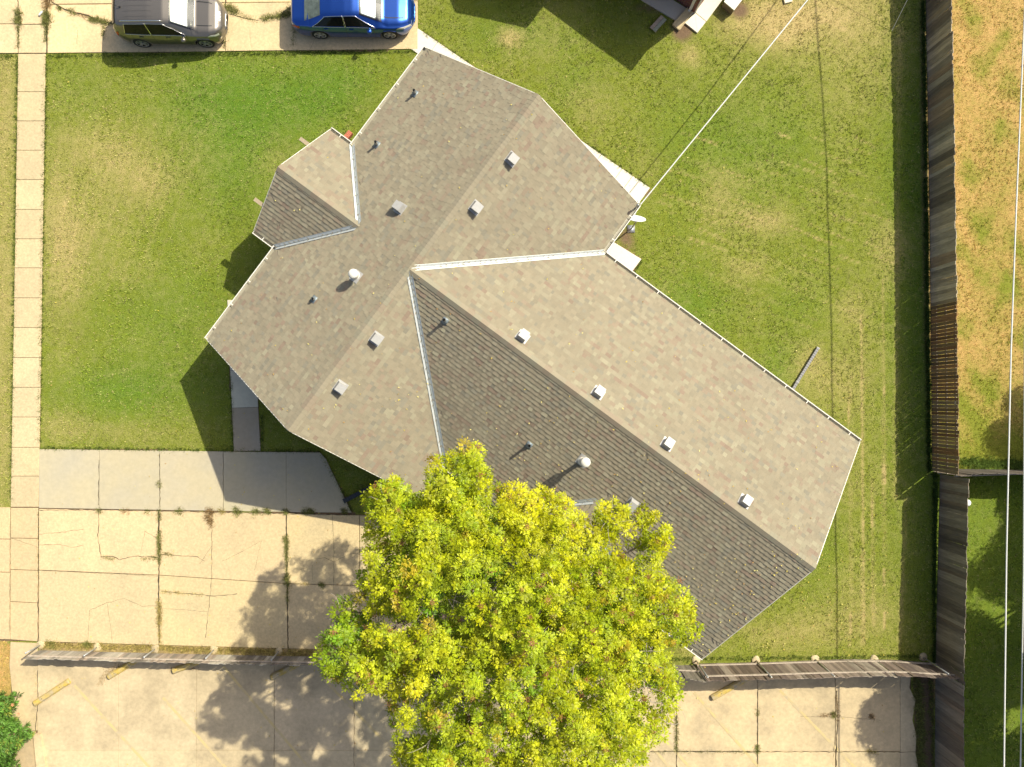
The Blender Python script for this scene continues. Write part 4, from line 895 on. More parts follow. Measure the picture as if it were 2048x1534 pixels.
# ------------------------------------------------------------------ trees
def rosette(nl, llen, npair, lw, seed, droop=.5, narrow=False):
    """template: nl pinnate leaves fanned round a twig tip; returns leaflet quads (n,4,3) and leaf index"""
    r = np.random.default_rng(seed); Q = []; ids = []
    for i in range(nl):
        a = 2*math.pi*(i+r.uniform(-.3, .3))/nl; el = r.uniform(-.25, .9); L = llen*r.uniform(.75, 1.2)
        d = np.array([math.cos(a)*math.cos(el), math.sin(a)*math.cos(el), math.sin(el)]); side = np.array([-math.sin(a), math.cos(a), 0])
        for j in range(npair):
            t = .25+.72*j/max(1, npair-1); c = d*L*t+np.array([0, 0, -droop*L*t*t])
            for s in ((-1, 1) if j < npair-1 else (0,)):
                fwd = d*(.45 if s else 1)+side*s*(.9 if s else 0)+np.array([0, 0, -.25+r.uniform(-.25, .25)]); fwd = fwd/np.linalg.norm(fwd)
                ll = (lw*3.3)*(1-.35*abs(t-.55))*r.uniform(.85, 1.15); up = np.array([r.uniform(-.5, .5), r.uniform(-.5, .5), 1.]); wv = np.cross(fwd, up); wv /= np.linalg.norm(wv)
                Q.append([c, c+fwd*ll*.45+wv*lw*.5, c+fwd*ll, c+fwd*ll*.45-wv*lw*.5]); ids.append(i)
    return np.array(Q), np.array(ids)
def foliage(name, pos, nrm, scl, cols, tmpl, parent, leaf_var=.22):
    V = []; C = []; n = len(pos); which = RNG.integers(0, len(tmpl), n)
    for k, (Q, ids) in enumerate(tmpl):
        m = which == k; p = pos[m]; nn = nrm[m]; s = scl[m]; c = cols[m]; cnt = m.sum()
        if not cnt: continue
        nn = nn/np.linalg.norm(nn, axis=1, keepdims=True); ref = np.stack([RNG.normal(0, 1, cnt), RNG.normal(0, 1, cnt), RNG.normal(0, .2, cnt)], -1)
        u = np.cross(nn, ref); u /= np.linalg.norm(u, axis=1, keepdims=True); v = np.cross(nn, u); B = np.stack([u, v, nn], 1)   # rows
        W_ = np.einsum('qij,njk->nqik', Q, B)*s[:, None, None, None]+p[:, None, None, :]
        V.append(W_.reshape(-1, 4, 3))
        lv = RNG.uniform(1-leaf_var, 1+leaf_var, (cnt, ids.max()+1))[:, ids]; fv = RNG.uniform(.85, 1.15, (cnt, len(ids)))
        cc = c[:, None, :]*(lv*fv)[:, :, None]; C.append(cc.reshape(-1, 3))
    V = np.concatenate(V); C = np.concatenate(C); F = np.arange(len(V)*4).reshape(-1, 4)
    return np_mesh(name, V.reshape(-1, 3), F, C, M['leaf'], parent)
def limb(mb, A, B, r0, r1, bend=.15, n=7):
    A = Vector(A); B = Vector(B); L = (B-A).length; pts = []; o = Vector((random.uniform(-1, 1), random.uniform(-1, 1), random.uniform(-.3, .6)))*bend*L
    for i in range(n+1): t = i/n; pts.append(A.lerp(B, t)+o*(4*t*(1-t))*.5+Vector((random.gauss(0, 1), random.gauss(0, 1), random.gauss(0, 1)))*L*.012*(0 < i < n))
    mb.tube(pts, [r0+(r1-r0)*(i/n)**.8 for i in range(n+1)], 7, caps=False); return pts
# main tree: outline of the crown, read at the height of its rim
OUT = [(893, 905), (915, 885), (945, 880), (972, 897), (970, 930), (985, 965), (1010, 962), (1060, 970), (1085, 968), (1105, 985), (1130, 978), (1165, 1012), (1180, 1040), (1197, 1045), (1200, 1008), (1240, 1003), (1265, 1028), (1262, 1056), (1292, 1070), (1300, 1060), (1292, 1022), (1310, 1018), (1326, 1022), (1352, 1076), (1342, 1120),
       (1330, 1142), (1366, 1166), (1400, 1208), (1405, 1262), (1390, 1285), (1345, 1308), (1338, 1330), (1365, 1345), (1370, 1400), (1345, 1445), (1330, 1475), (1296, 1502), (1300, 1534), (1270, 1585), (1180, 1640), (1040, 1655), (900, 1630), (820, 1570), (775, 1495), (762, 1400), (705, 1384), (655, 1362), (634, 1315), (632, 1262), (658, 1240),
       (664, 1197), (692, 1204), (705, 1240), (716, 1225), (705, 1165), (728, 1095), (722, 1060), (714, 1010), (733, 968), (775, 955), (800, 945), (832, 975), (855, 962), (845, 930), (868, 902)]
def inside(px, py):
    r = np.zeros(px.shape, bool); k = len(OUT)
    for i in range(k):
        x0, y0 = OUT[i]; x1, y1 = OUT[(i+1) % k]; c = ((y0 > py) != (y1 > py)); r ^= c & (px < (x1-x0)*(py-y0)/((y1-y0) or 1e-9)+x0)
    return r
def edge_d(px, py):
    d = np.full(px.shape, 1e9); k = len(OUT)
    for i in range(k):
        x0, y0 = OUT[i]; x1, y1 = OUT[(i+1) % k]; dx, dy = x1-x0, y1-y0; t = np.clip(((px-x0)*dx+(py-y0)*dy)/(dx*dx+dy*dy), 0, 1); d = np.minimum(d, np.hypot(px-x0-t*dx, py-y0-t*dy))
    return d
LOBES = np.array([(930, 925), (870, 990), (780, 1010), (850, 1090), (1030, 1020), (1120, 1030), (960, 1060), (1090, 1110), (1150, 1100), (1230, 1040), (1320, 1075), (1280, 1140), (1200, 1180), (1340, 1220), (1290, 1250), (770, 1130), (860, 1180), (740, 1200), (680, 1225), (665, 1300), (750, 1290), (840, 1290), (940, 1160), (1010, 1210), (1100, 1210), (1180, 1290),
                  (1060, 1300), (960, 1290), (1260, 1330), (1330, 1390), (1220, 1400), (1130, 1380), (1020, 1390), (910, 1380), (820, 1400), (860, 1480), (960, 1480), (1060, 1490), (1160, 1480), (1260, 1470), (1000, 1580), (1120, 1580), (890, 1560), (1220, 1560), (712, 1345)], float)
def crown_top(px, py):
    e = edge_d(px, py); z = 6.5+3.6*(1-np.exp(-e/120.))
    dl = np.sqrt(((px[:, None]-LOBES[None, :, 0])**2+(py[:, None]-LOBES[None, :, 1])**2)); m = dl.min(1)
    z += 1.5*np.clip((py-1020)/280, 0, 1)*np.exp(-e/120.)*(px < 900); z += .65*np.sqrt(np.clip(1-(m/70.)**2, 0, 1)); z += .55*np.sin(px*.043+2*np.sin(py*.027))*np.sin(py*.051+2*np.sin(px*.023))+.25*np.sin(px*.11+py*.05)*np.sin(py*.13-px*.04)
    return z, m, dl.argmin(1)
tree = empty('large_tree', (0, 0, 0), label='big yellow green tree with compound leaves overhanging the house roof and the low fence', cat='tree')
TB = P(1030, 1205)
def spaced(px, py, r):
    """keep points at least about r apart"""
    grid = {}; keep = []
    for i in range(len(px)):
        gx, gy = int(px[i]//r), int(py[i]//r); ok = True
        for a in (-1, 0, 1):
            for b in (-1, 0, 1):
                for j in grid.get((gx+a, gy+b), ()):
                    if (px[i]-px[j])**2+(py[i]-py[j])**2 < r*r: ok = False
        if ok: grid.setdefault((gx, gy), []).append(i); keep.append(i)
    return np.array(keep)
HOLES = ((906, 1205, 28), (930, 1240, 20), (985, 1170, 20), (1290, 1290, 20), (1275, 1262, 12), (1295, 1385, 28), (1320, 1430, 22), (860, 1372, 22), (790, 1250, 16), (740, 1235, 22), (715, 1262, 20), (1205, 1130, 12), (1215, 1165, 12), (1262, 1090, 28), (1290, 1110, 20), (1305, 1062, 18),
         (975, 1018, 16), (1150, 1345, 18), (1060, 1385, 12), (880, 1290, 12), (1040, 1280, 12), (920, 1410, 14), (760, 1245, 16), (1180, 1020, 22), (1200, 1410, 14), (1340, 1240, 12), (1110, 1430, 12), (980, 1440, 12), (1330, 1300, 14), (700, 1235, 16), (930, 975, 12), (1010, 1130, 12), (1120, 1230, 11))
TUN = []
for _ in range(40):      # gaps that let sun flecks through to the lot
    q = P(random.uniform(400, 800), random.uniform(1330, 1620)); TUN.append((q.x, q.y, random.uniform(.20, .34)))
for _ in range(8):
    q = P(random.uniform(470, 720), random.uniform(1150, 1300)); TUN.append((q.x, q.y, random.uniform(.2, .32)))
def canopy():
    parts = []
    for layer, (r, dz, cut) in enumerate(((13, 0, 0), (13.5, -.36, .06), (15, -.80, .12), (19, -1.4, .2))):
        n = 26000; px = RNG.uniform(620, 1420, n); py = RNG.uniform(870, 1665, n); k = inside(px, py); px, py = px[k], py[k]; k = spaced(px, py, r); px, py = px[k], py[k]
        e = edge_d(px, py); z, m, li = crown_top(px, py)
        thin = np.zeros(len(px))
        for hx, hy, rr in HOLES: thin = np.maximum(thin, np.exp(-((px-hx)**2+(py-hy)**2)/(rr*rr)))
        nz = .5+.5*np.sin(px*.071+3*np.sin(py*.043))*np.sin(py*.083+2*np.sin(px*.037))
        keep = (RNG.uniform(0, 1, len(px)) > np.maximum(thin*(1.15 if layer < 3 else .9), .02+.09*nz+(.05*layer if layer else 0))) & ((e > 5) | (layer > 0)) & (e > (0, 0, 12, 30)[layer])
        px, py, z, e, li, m = (a[keep] for a in (px, py, z, e, li, m))
        zz = z+dz+RNG.normal(0, .20, len(px)); pos = Pn(px, py, z); pos[:, 2] = zz
        c = Pn(np.array([1020.]), np.array([1240.]), np.array([8.]))[0]; pos[:, :2] += (c[:2]-pos[:, :2])*cut*.6
        lc = Pn(LOBES[li, 0], LOBES[li, 1], z-2.2); nr = pos-lc; nr[:, 2] = np.abs(nr[:, 2])+.6; nr += RNG.normal(0, .40, nr.shape)
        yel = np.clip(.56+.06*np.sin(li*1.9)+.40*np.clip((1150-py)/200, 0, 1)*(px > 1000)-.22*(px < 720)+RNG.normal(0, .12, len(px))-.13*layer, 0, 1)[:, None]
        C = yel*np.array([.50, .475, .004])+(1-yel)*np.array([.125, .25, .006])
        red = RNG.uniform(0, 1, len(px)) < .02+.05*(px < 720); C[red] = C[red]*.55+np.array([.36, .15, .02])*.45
        sh2 = pos[:, :2]-np.array([.78, .60])*pos[:, 2:3]; dk_ = np.full(len(pos), 9.)
        for hx, hy, hr in TUN: dk_ = np.minimum(dk_, np.hypot(sh2[:, 0]-hx, sh2[:, 1]-hy)/hr)
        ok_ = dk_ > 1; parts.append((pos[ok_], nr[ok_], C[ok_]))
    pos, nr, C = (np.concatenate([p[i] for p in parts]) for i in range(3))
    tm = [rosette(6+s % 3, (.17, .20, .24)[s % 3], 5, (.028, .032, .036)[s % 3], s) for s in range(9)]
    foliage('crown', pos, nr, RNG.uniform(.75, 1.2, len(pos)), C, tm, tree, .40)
    k = RNG.uniform(0, 1, len(pos)) < .16; sp = pos[k]+RNG.normal(0, .09, (k.sum(), 3)); sp[:, 2] += .04
    tm2 = [rosette(7, .07, 2, .020, s+50, .2) for s in range(3)]
    foliage('seed_cluster', sp, nr[k], RNG.uniform(.8, 1.4, k.sum()), np.tile(np.array([.26, .12, .04]), (k.sum(), 1)), tm2, tree)['kind'] = 'stuff'
    return pos
CP = canopy()
mb = MB(); tw = MB(); fork = TB+Vector((.0, .25, 3.2))
limb(mb, TB-Vector((0, 0, .2)), fork, .34, .27, .03)
hubs = []
for i in range(9):
    a = 2*math.pi*i/9+.3; cxy = Vector((*CP[:, :2].mean(0), 0)); R_ = 2.4; h_ = Vector((cxy.x+R_*math.cos(a), cxy.y+R_*math.sin(a), 6.4+random.uniform(-.5, .6))); limb(mb, fork-Vector((0, 0, random.uniform(0, .8))), h_, .15, .075, .12); hubs.append(h_)
hubs.append(Vector((cxy.x, cxy.y, 7.8))); limb(mb, fork, hubs[-1], .16, .08, .08)
zt, _, _ = crown_top(LOBES[:, 0], LOBES[:, 1]); LP = Pn(LOBES[:, 0], LOBES[:, 1], zt-.7)
for q in LP:
    q = Vector(q); h_ = min(hubs, key=lambda h: (h-q).length); pts = limb(mb, h_, q, .06, .018, .14, 8)
    for _ in range(9):
        s_ = random.choice(pts[3:]); d_ = Vector((random.gauss(0, 1), random.gauss(0, 1), random.uniform(-.1, .8))).normalized(); limb(tw, s_, s_+d_*random.uniform(.5, 1.0), .012, .004, .3, 5)
for hx, hy in ((906, 1205), (985, 1170), (1295, 1385), (1320, 1430), (860, 1372), (790, 1250), (740, 1235), (715, 1262), (1150, 1345), (1290, 1290), (690, 1225), (700, 1265), (870, 1330), (1270, 1090)):
    zq, _, _ = crown_top(np.array([float(hx)]), np.array([float(hy)]))
    for _ in range(4):
        q = P(hx+random.uniform(-14, 14), hy+random.uniform(-14, 14), zq[0]-random.uniform(.5, 1.2)); d_ = Vector((random.gauss(0, 1), random.gauss(0, 1), random.uniform(-.2, .3))).normalized(); limb(tw, q-d_*.35, q+d_*.45, .016, .006, .4, 6)
mb.build('trunk', M['bark'], tree, True); tw.build('twigs', M['twig'], tree, True)['kind'] = 'stuff'; rebase(tree, TB)

def simple_tree(px, py, R_, h, label, n=1500, col=(.10, .17, .03), sq=.75, name='tree', dens=1.0):
    B = P(px, py); t = empty(name, (0, 0, 0), label=label, cat='tree', group='trees beyond the right fence'); mb = MB(); cz = h-R_*sq
    limb(mb, B-Vector((0, 0, .2)), B+Vector((0, 0, cz)), .09*R_, .05*R_, .06)
    nl = 16; lob = []
    for i in range(nl):
        v = RNG.normal(0, 1, 3); v /= np.linalg.norm(v); v[2] *= .8; c = np.array([B.x, B.y, cz])+v*R_*np.array([.68, .68, .6*sq]); lob.append(c); limb(mb, B+Vector((0, 0, cz*.6)), c, .035*R_, .012, .15)
    lob = np.array(lob); li = RNG.integers(0, nl, n); v = RNG.normal(0, 1, (n, 3)); v /= np.linalg.norm(v, axis=1, keepdims=True); rr = R_*.38*RNG.uniform(.5, 1.05, n)[:, None]
    pos = lob[li]+v*rr*np.array([1, 1, .8]); C = np.array(col)*RNG.uniform(.7, 1.4, (n, 1)); foliage('crown', pos, v+np.array([0, 0, .5]), RNG.uniform(.9, 1.4, n), C, [rosette(7, .26, 4, .045, s+9) for s in range(3)], t); mb.build('trunk', M['bark'], t, True); rebase(t, B)
simple_tree(2230, 735, 1.9, 6.0, 'small round tree just beyond the right edge whose shade falls on the dry yard', 520)
simple_tree(2300, 880, 2.4, 6.8, 'medium tree beyond the right edge level with the dividing fence', 900)
simple_tree(2225, 1085, 3.2, 7.6, 'largest leafy tree beyond the right edge shading the lower yard', 1900)
simple_tree(2080, 1290, 2.7, 7.8, 'leafy tree beyond the right edge whose shade reaches the lower lot', 1700)
simple_tree(2235, 1440, 3.2, 8.2, 'broad tree beyond the right edge near the bottom corner', 2000)
# a few broken clouds of twigs low over the right yard give the dapple: the shrub row on the line
for i, (px, py, R_, h) in enumerate(((2120, 905, .9, 2.6), (2150, 960, .8, 2.2))): simple_tree(px, py, R_, h, ('low shrub just outside the right edge above the dividing fence', 'low shrub just outside the right edge below the dividing fence')[i], 260, name='shrub')

# green bush at the left edge
bush = empty('flowering_bush', (0, 0, 0), label='dark green narrow leaved bush with a few orange flowers at the lower left edge', cat='bush')
def bushf():
    n = 2600; c = Pn(np.array([-22.]), np.array([1462.]), np.array([0.]))[0]
    v = RNG.normal(0, 1, (n, 3)); v /= np.linalg.norm(v, axis=1, keepdims=True); v[:, 2] = np.abs(v[:, 2]); rr = RNG.uniform(.45, 1, n)**.5
    lump = 1+.22*np.sin(np.arctan2(v[:, 1], v[:, 0])*7+1.3)+.08*np.sin(np.arctan2(v[:, 1], v[:, 0])*17)
    pos = c+v*(rr*lump)[:, None]*np.array([1.62, 1.62, 1.9])+np.array([0, 0, .25]); nr = v+RNG.normal(0, .3, v.shape)
    C = np.array([.095, .20, .030])*RNG.uniform(.6, 1.6, (n, 1)); k = RNG.uniform(0, 1, n) < .10; C[k] = np.array([.26, .30, .05])
    def tpl(seed):
        r = np.random.default_rng(seed); Q = []
        for i in range(16):
            a = r.uniform(0, 2*math.pi); el = r.uniform(.0, 1.2); d = np.array([math.cos(a)*math.cos(el), math.sin(a)*math.cos(el), math.sin(el)]); s = np.cross(d, [0, 0, 1.]); s /= np.linalg.norm(s)+1e-6; L = r.uniform(.12, .2); b = d*r.uniform(0, .08)
            Q.append([b, b+d*L*.5+s*.014, b+d*L-np.array([0, 0, .03]), b+d*L*.5-s*.014])
        return np.array(Q), np.arange(16)
    foliage('foliage', pos, nr, RNG.uniform(.8, 1.3, n), C, [tpl(s) for s in range(5)], bush)
    mb = MB(); B = Vector(c)
    for i in range(12): a = 2*math.pi*i/12; limb(mb, B+Vector((.1*math.cos(a), .1*math.sin(a), -.1)), B+Vector((1.3*math.cos(a), 1.3*math.sin(a), 1.1+.4*math.sin(i*2))), .025, .008, .1)
    mb.build('stem', M['bark'], bush, True)
    for k, (x, y) in enumerate(((26, 1409), (37, 1428))):
        p = P(x, y, 1.75); mb = MB()
        for j in range(6): a = j*1.05; mb.poly([p, p+Vector((math.cos(a)*.05, math.sin(a)*.05, .02)), p+Vector((math.cos(a+.4)*.075, math.sin(a+.4)*.075, .03)), p+Vector((math.cos(a+.8)*.05, math.sin(a+.8)*.05, .02))])
        mb.build('flower', M['flower'], bush)
    rebase(bush, B)
bushf()

# ------------------------------------------------------------------ cars
def car(name, loc, label, paint, K, L, wheels, R_, suv):
    root = empty(name, loc, label=label, cat='car'); g = lambda k, x: np.interp(x, [p[0] for p in K[k]], [p[1] for p in K[k]])
    def ctrl(x):
        zt, zs, ws, wt = g('zt', x), g('zs', x), g('ws', x), g('wt', x); zb = .22+0*x
        for wx in wheels: q = (R_+.055)**2-(x-wx)**2; zb = np.where(q > 0, np.maximum(zb, R_+np.sqrt(np.maximum(q, 0))-.02), zb)
        end = np.clip((np.abs(x)-(L/2-.35))/.35, 0, 1); zb = zb+end*.14; zm = np.maximum(zs-.2, zb+.02); wm = ws+.045*(1-end); wb = wm-.03
        zr = zt-np.where(zt > zs+.2, .055, .025); z0 = np.minimum(zb, zs-.06)
        return np.stack([np.stack([wb, z0], -1), np.stack([wm, np.minimum(z0+.08, zs-.04)], -1), np.stack([wm, np.maximum(zm, z0+.03)], -1), np.stack([ws, zs], -1), np.stack([wt+.05, np.maximum(zr-.05, zs+.005)], -1), np.stack([wt-.03, zr+.008], -1), np.stack([wt*.5, zt-.012], -1), np.stack([0*x, zt], -1)], -2)
    TT = np.array([0, .12, .32, .5, .74, .8, .9, 1.])
    def S(x, t, off=0.0, side=1):
        x = np.asarray(x, float); t = np.asarray(t, float); c = ctrl(x); y = np.zeros(x.shape); z = np.zeros(x.shape)
        for i in range(7):
            m = (t >= TT[i]) & (t <= TT[i+1]); f_ = np.clip((t-TT[i])/(TT[i+1]-TT[i]), 0, 1)
            y = np.where(m, c[..., i, 0]*(1-f_)+c[..., i+1, 0]*f_, y); z = np.where(m, c[..., i, 1]*(1-f_)+c[..., i+1, 1]*f_, z)
        y = y+off*np.clip((.86-t)/.1, 0, 1); z = z+off*np.clip((t-.45)/.2, 0, 1)
        return np.stack([x, side*y, z], -1)
    def patch(nm, x0, x1, t0, t1, mt, parent, off=.006, nx=12, ny=8, both=False, center=False, thick=True, bands=False):
        """x0,x1: functions of f (0..1 from t0 to t1) or numbers"""
        fx = lambda f_, v: v(f_) if callable(v) else v+0*f_
        V = []; F = []
        for side in ((1, -1) if both else ((-1,) if not center else (1, -1))):
            f_ = np.linspace(0, 1, ny+1)[None, :]; u = np.linspace(0, 1, nx+1)[:, None]; X = fx(f_, x0)*(1-u)+fx(f_, x1)*u; T = t0+(t1-t0)*f_+0*u
            p = S(X, T, off, side).reshape(-1, 3); b = len(V); V += [tuple(q) for q in p]
            for i in range(nx):
                for j in range(ny): a = b+i*(ny+1)+j; q = (a, a+ny+1, a+ny+2, a+1); F.append(q if side == -1 else q[::-1])
        mb = MB(); mb.v = V; mb.f = F; mb.c = [(1, 1, 1)]*len(F) if not bands else [((1, 1, 1), (.42, .55, .55))[(k_ % ny) % 3 == 2] for k_ in range(len(F))]; mb.m = [0]*len(F); return mb.build(nm, mt, parent, True)
    X = np.unique(np.concatenate([np.linspace(-L/2, L/2, 90)]+[wx+R_*np.cos(np.linspace(0, math.pi, 17)) for wx in wheels])); T = np.array([0, .06, .12, .22, .32, .42, .5, .58, .66, .74, .77, .8, .85, .9, .95, 1.])
    XX, T2 = np.meshgrid(X, T, indexing='ij'); mb = MB(); nt_ = len(T)
    A_ = S(XX, T2, 0, -1); B_ = S(XX, T2, 0, 1)[:, ::-1][:, 1:]; G_ = np.concatenate([A_, B_], 1); n1, n2 = G_.shape[:2]
    mb.v = [tuple(v) for v in G_.reshape(-1, 3)]
    for i in range(n1-1):
        for j in range(n2-1): a = i*n2+j; mb.f.append((a, a+n2, a+n2+1, a+1)); mb.c.append((1, 1, 1)); mb.m.append(0)
    mb.f.append(tuple(range(n2-1, -1, -1))); mb.c.append((1, 1, 1)); mb.m.append(0); mb.f.append(tuple((n1-1)*n2+j for j in range(n2))); mb.c.append((1, 1, 1)); mb.m.append(0)
    body = mb.build('body', paint, root, True)
    mb = MB(); mb.box((0, 0, .36), (L-.5, 1.30, .30)); mb.box((0, 0, .32), (L*.40, 1.66, .20)); mb.build('underbody', M['black'], root)
    for wx in wheels:
        for sd in (-1, 1):
            yy = sd*(g('ws', wx)+.02); c = Vector((wx, yy-sd*.10, R_)); mb = MB(); n = 28; prof = [(R_-.10, -.09), (R_-.02, -.10), (R_, -.07), (R_, .07), (R_-.02, .10), (R_-.10, .09)]
            for (r, o_) in prof:
                for j in range(n): a = 2*math.pi*j/n; mb.v.append((c.x+r*math.cos(a), c.y+sd*o_, c.z+r*math.sin(a)))
            for i in range(5):
                for j in range(n): mb.f.append((i*n+j, i*n+(j+1) % n, (i+1)*n+(j+1) % n, (i+1)*n+j)); mb.c.append((1, 1, 1)); mb.m.append(0)
            wh = mb.build('wheel', M['rubber'], root, True); mb = MB(); N_ = Vector((0, sd, 0))
            mb.tube([c+N_*.0, c+N_*.03], R_-.10, 24, m=1); mb.tube([c+N_*.03, c+N_*.085], .06, 12)
            for j in range(10 if suv else 10):
                a = 2*math.pi*(j//2)/5+(.16 if j % 2 else -.16)+.3; e = Vector((math.cos(a), 0, math.sin(a))); mb.bar(c+N_*.075+e*.03, c+N_*.07+e*(R_-.10), .045, .03, up=N_)
            k = 24; r0, r1 = R_-.125, R_-.085
            for j in range(k):
                a, b = 2*math.pi*j/k, 2*math.pi*(j+1)/k; q = lambda a_, r: c+N_*.092+Vector((math.cos(a_)*r, 0, math.sin(a_)*r)); pts = [q(a, r0), q(b, r0), q(b, r1), q(a, r1)]; mb.poly(pts)
            mb.build('rim', [M['rim'], M['black']], wh)
    # glass
    w0, w1, r0, r1, rr0, rr1 = K['glass']     # screen base x, screen top x, side glass rear/front, rear screen base/top
    sc_ = patch('sunshade', w1+.05, w0-.24, .81, 1, M['sunshade'], root, off=.008, nx=8, ny=12, center=True, bands=not suv)
    patch('windscreen', lambda f_: w1+.0*f_, lambda f_: w0-.10+.10*f_, .785, 1, M['clear'], root, center=True, nx=10, off=.018)
    hole = patch('screen_surround', w1-.02, w0-.02, .775, 1, M['black'], root, center=True, nx=10, off=.003)
    patch('rear_screen', rr0, rr1, .785, 1, M['rear_glass'], root, center=True, nx=8)
    for sd, both in ((0, False),):
        for nm_, xa, xb in K['side']:
            for side in (-1, 1):
                fx0 = (lambda f_, xa=xa: xa[0]+(xa[1]-xa[0])*f_); fx1 = (lambda f_, xb=xb: xb[0]+(xb[1]-xb[0])*f_**1.2)
                f_ = np.linspace(0, 1, 9)[None, :]; u = np.linspace(0, 1, 13)[:, None]; Xg = fx0(f_)*(1-u)+fx1(f_)*u; Tg = .535+(.725-.535)*f_+0*u
                for nm2, mt2, oo, gr in ((nm_+'_trim', M['chrome'], .014, 1), (nm_, M['glass'], .014, 0)):
                    Xq = Xg+(np.where(u < .5, -.018, .018)*gr*(np.abs(u-.5) > .49)); Tq = Tg+gr*np.where(f_ < .01, -.018, np.where(f_ > .99, .018, 0)); p = S(Xq, Tq, oo, side); mb = MB()
                    if gr:
                        lp = [p[i, 0] for i in range(13)]+[p[12, j] for j in range(1, 9)]+[p[i, 8] for i in range(11, -1, -1)]+[p[0, j] for j in range(7, -1, -1)]; mb.tube(lp, .011, 6); mb.build('window_trim', mt2, root, True); continue
                    mb.v = [tuple(v) for v in p.reshape(-1, 3)]
                    for i in range(12):
                        for j in range(8): a = i*9+j; q = (a, a+9, a+10, a+1); mb.f.append(q if side == -1 else q[::-1]); mb.c.append((1, 1, 1)); mb.m.append(0)
                    mb.build('side_window' if not gr else 'window_trim', mt2, root, True)
    # lights, mirrors, handles, bumper details
    for side in (-1, 1):
        def lamp(nm, xa, xb, ta, tb, mt, off=.010, tp=0):
            f_ = np.linspace(0, 1, 7)[None, :]; u = np.linspace(0, 1, 9)[:, None]; X0 = xa+tp*f_; p = S(X0*(1-u)+xb*u, ta+(tb-ta)*f_+0*u, off, side); mb = MB(); mb.v = [tuple(v) for v in p.reshape(-1, 3)]
            for i in range(8):
                for j in range(6): a = i*7+j; q = (a, a+7, a+8, a+1); mb.f.append(q if side == -1 else q[::-1]); mb.c.append((1, 1, 1)); mb.m.append(0)
            mb.build(nm, mt, root, True)
        if suv: lamp('headlight', 1.52, 1.93, .47, .62, M['lamp'], tp=.15); lamp('tail_light', -1.93, -2.07, .36, .56, M['red_lamp'], tp=.12)
        else: lamp('headlight', 1.72, 2.27, .45, .60, M['lamp'], tp=.22); lamp('tail_light', -2.05, -2.36, .38, .49, M['red_lamp'], tp=.0)
        wy = float(g('ws', .72)); mx = K['mirror']; mb = MB(); mb.lathe((mx, side*(wy+.14), .93 if suv else .92), [(.02, -.05), (.085, -.03), (.10, .02), (.08, .07), (.0, .09)], 12); mb.bar((mx, side*(wy-.02), .93), (mx, side*(wy+.1), .94), .05, .04)
        mb.build('mirror', paint, root, True)
        for hx in K['handles']:
            q = S(np.array([hx]), np.array([.44]), .02, side)[0]; mb = MB(); mb.box(tuple(q), (.17, .025, .03)); mb.build('door_handle', M['chrome'] if suv else paint, root)
        for hx in K['seams']:
            f_ = np.linspace(.13, .52, 9); p = S(np.full(9, hx), f_, .0035, side); q = S(np.full(9, hx+.009), f_, .0035, side); mb = MB()
            for j in range(8): v = [tuple(p[j]), tuple(q[j]), tuple(q[j+1]), tuple(p[j+1])]; mb.poly(v if side == -1 else v[::-1])
            mb.build('door_seam', M['black'], root)
    # bonnet seam and grille
    for tt in (.86,):
        for side in (-1, 1):
            xs = np.linspace(w0+.05, L/2-.42, 14); p = S(xs, np.full(14, tt), .003, side); q = S(xs, np.full(14, tt+.012), .003, side); mb = MB()
            for j in range(13): v = [tuple(p[j]), tuple(p[j+1]), tuple(q[j+1]), tuple(q[j])]; mb.poly(v if side == -1 else v[::-1])
            mb.build('bonnet_seam', M['black'], root)
    mb = MB(); n = 19 if suv else 4
    if suv:
        for i in range(n):
            y = -.52+1.04*i/(n-1); xg = 1.95-.14*(y/.52)**2; mb.bar((xg-.04, y, .90-.02), (xg+.06, y, .80), .022, .03)
        for s in (-1, 1): mb.bar((1.92, s*.30, .885), (1.80, s*.54, .86), .02, .02)
        mb.build('grille', M['chrome'], root)
        mb = MB(); 
        for s in (-1, 1): mb.bar((2.0, s*.55, .52), (1.90, s*.72, .52), .04, .06)
        mb.build('bumper_trim', M['chrome'], root)
        for s in (-1, 1): mb = MB(); mb.tube([(-1.55, s*.60, 1.585), (-1.45, s*.61, 1.64), (-.5, s*.615, 1.68), (.0, s*.60, 1.65), (.08, s*.60, 1.60)], .018, 8); mb.build('roof_rail', M['chrome'], root, True)
        for k_ in range(5): mb = MB(); y = (k_-2)*.2; mb.bar((-1.4, y, 1.622+.01*(2-abs(k_-2))), (-.3, y, 1.648+.006*(2-abs(k_-2))), .006, .003); mb.build('roof_rib', paint, root)
        mb = MB(); mb.tube([(-1.5, -.05, 1.60), (-1.58, -.05, 1.66), (-1.72, -.05, 1.74)], [.03, .012, .005], 8); mb.build('antenna', M['black'], root, True)
        patch('spoiler', -2.03, -1.80, .80, 1, paint, root, off=.05, center=True)
    else:
        mb.bar((2.30, -.62, .60), (2.30, .62, .60), .03, .05)
        for i in range(3): mb.bar((2.36-.02*i, -.5, .50-.07*i), (2.36-.02*i, .5, .50-.07*i), .03, .025)
        mb.build('grille', M['chrome'], root)
    return root
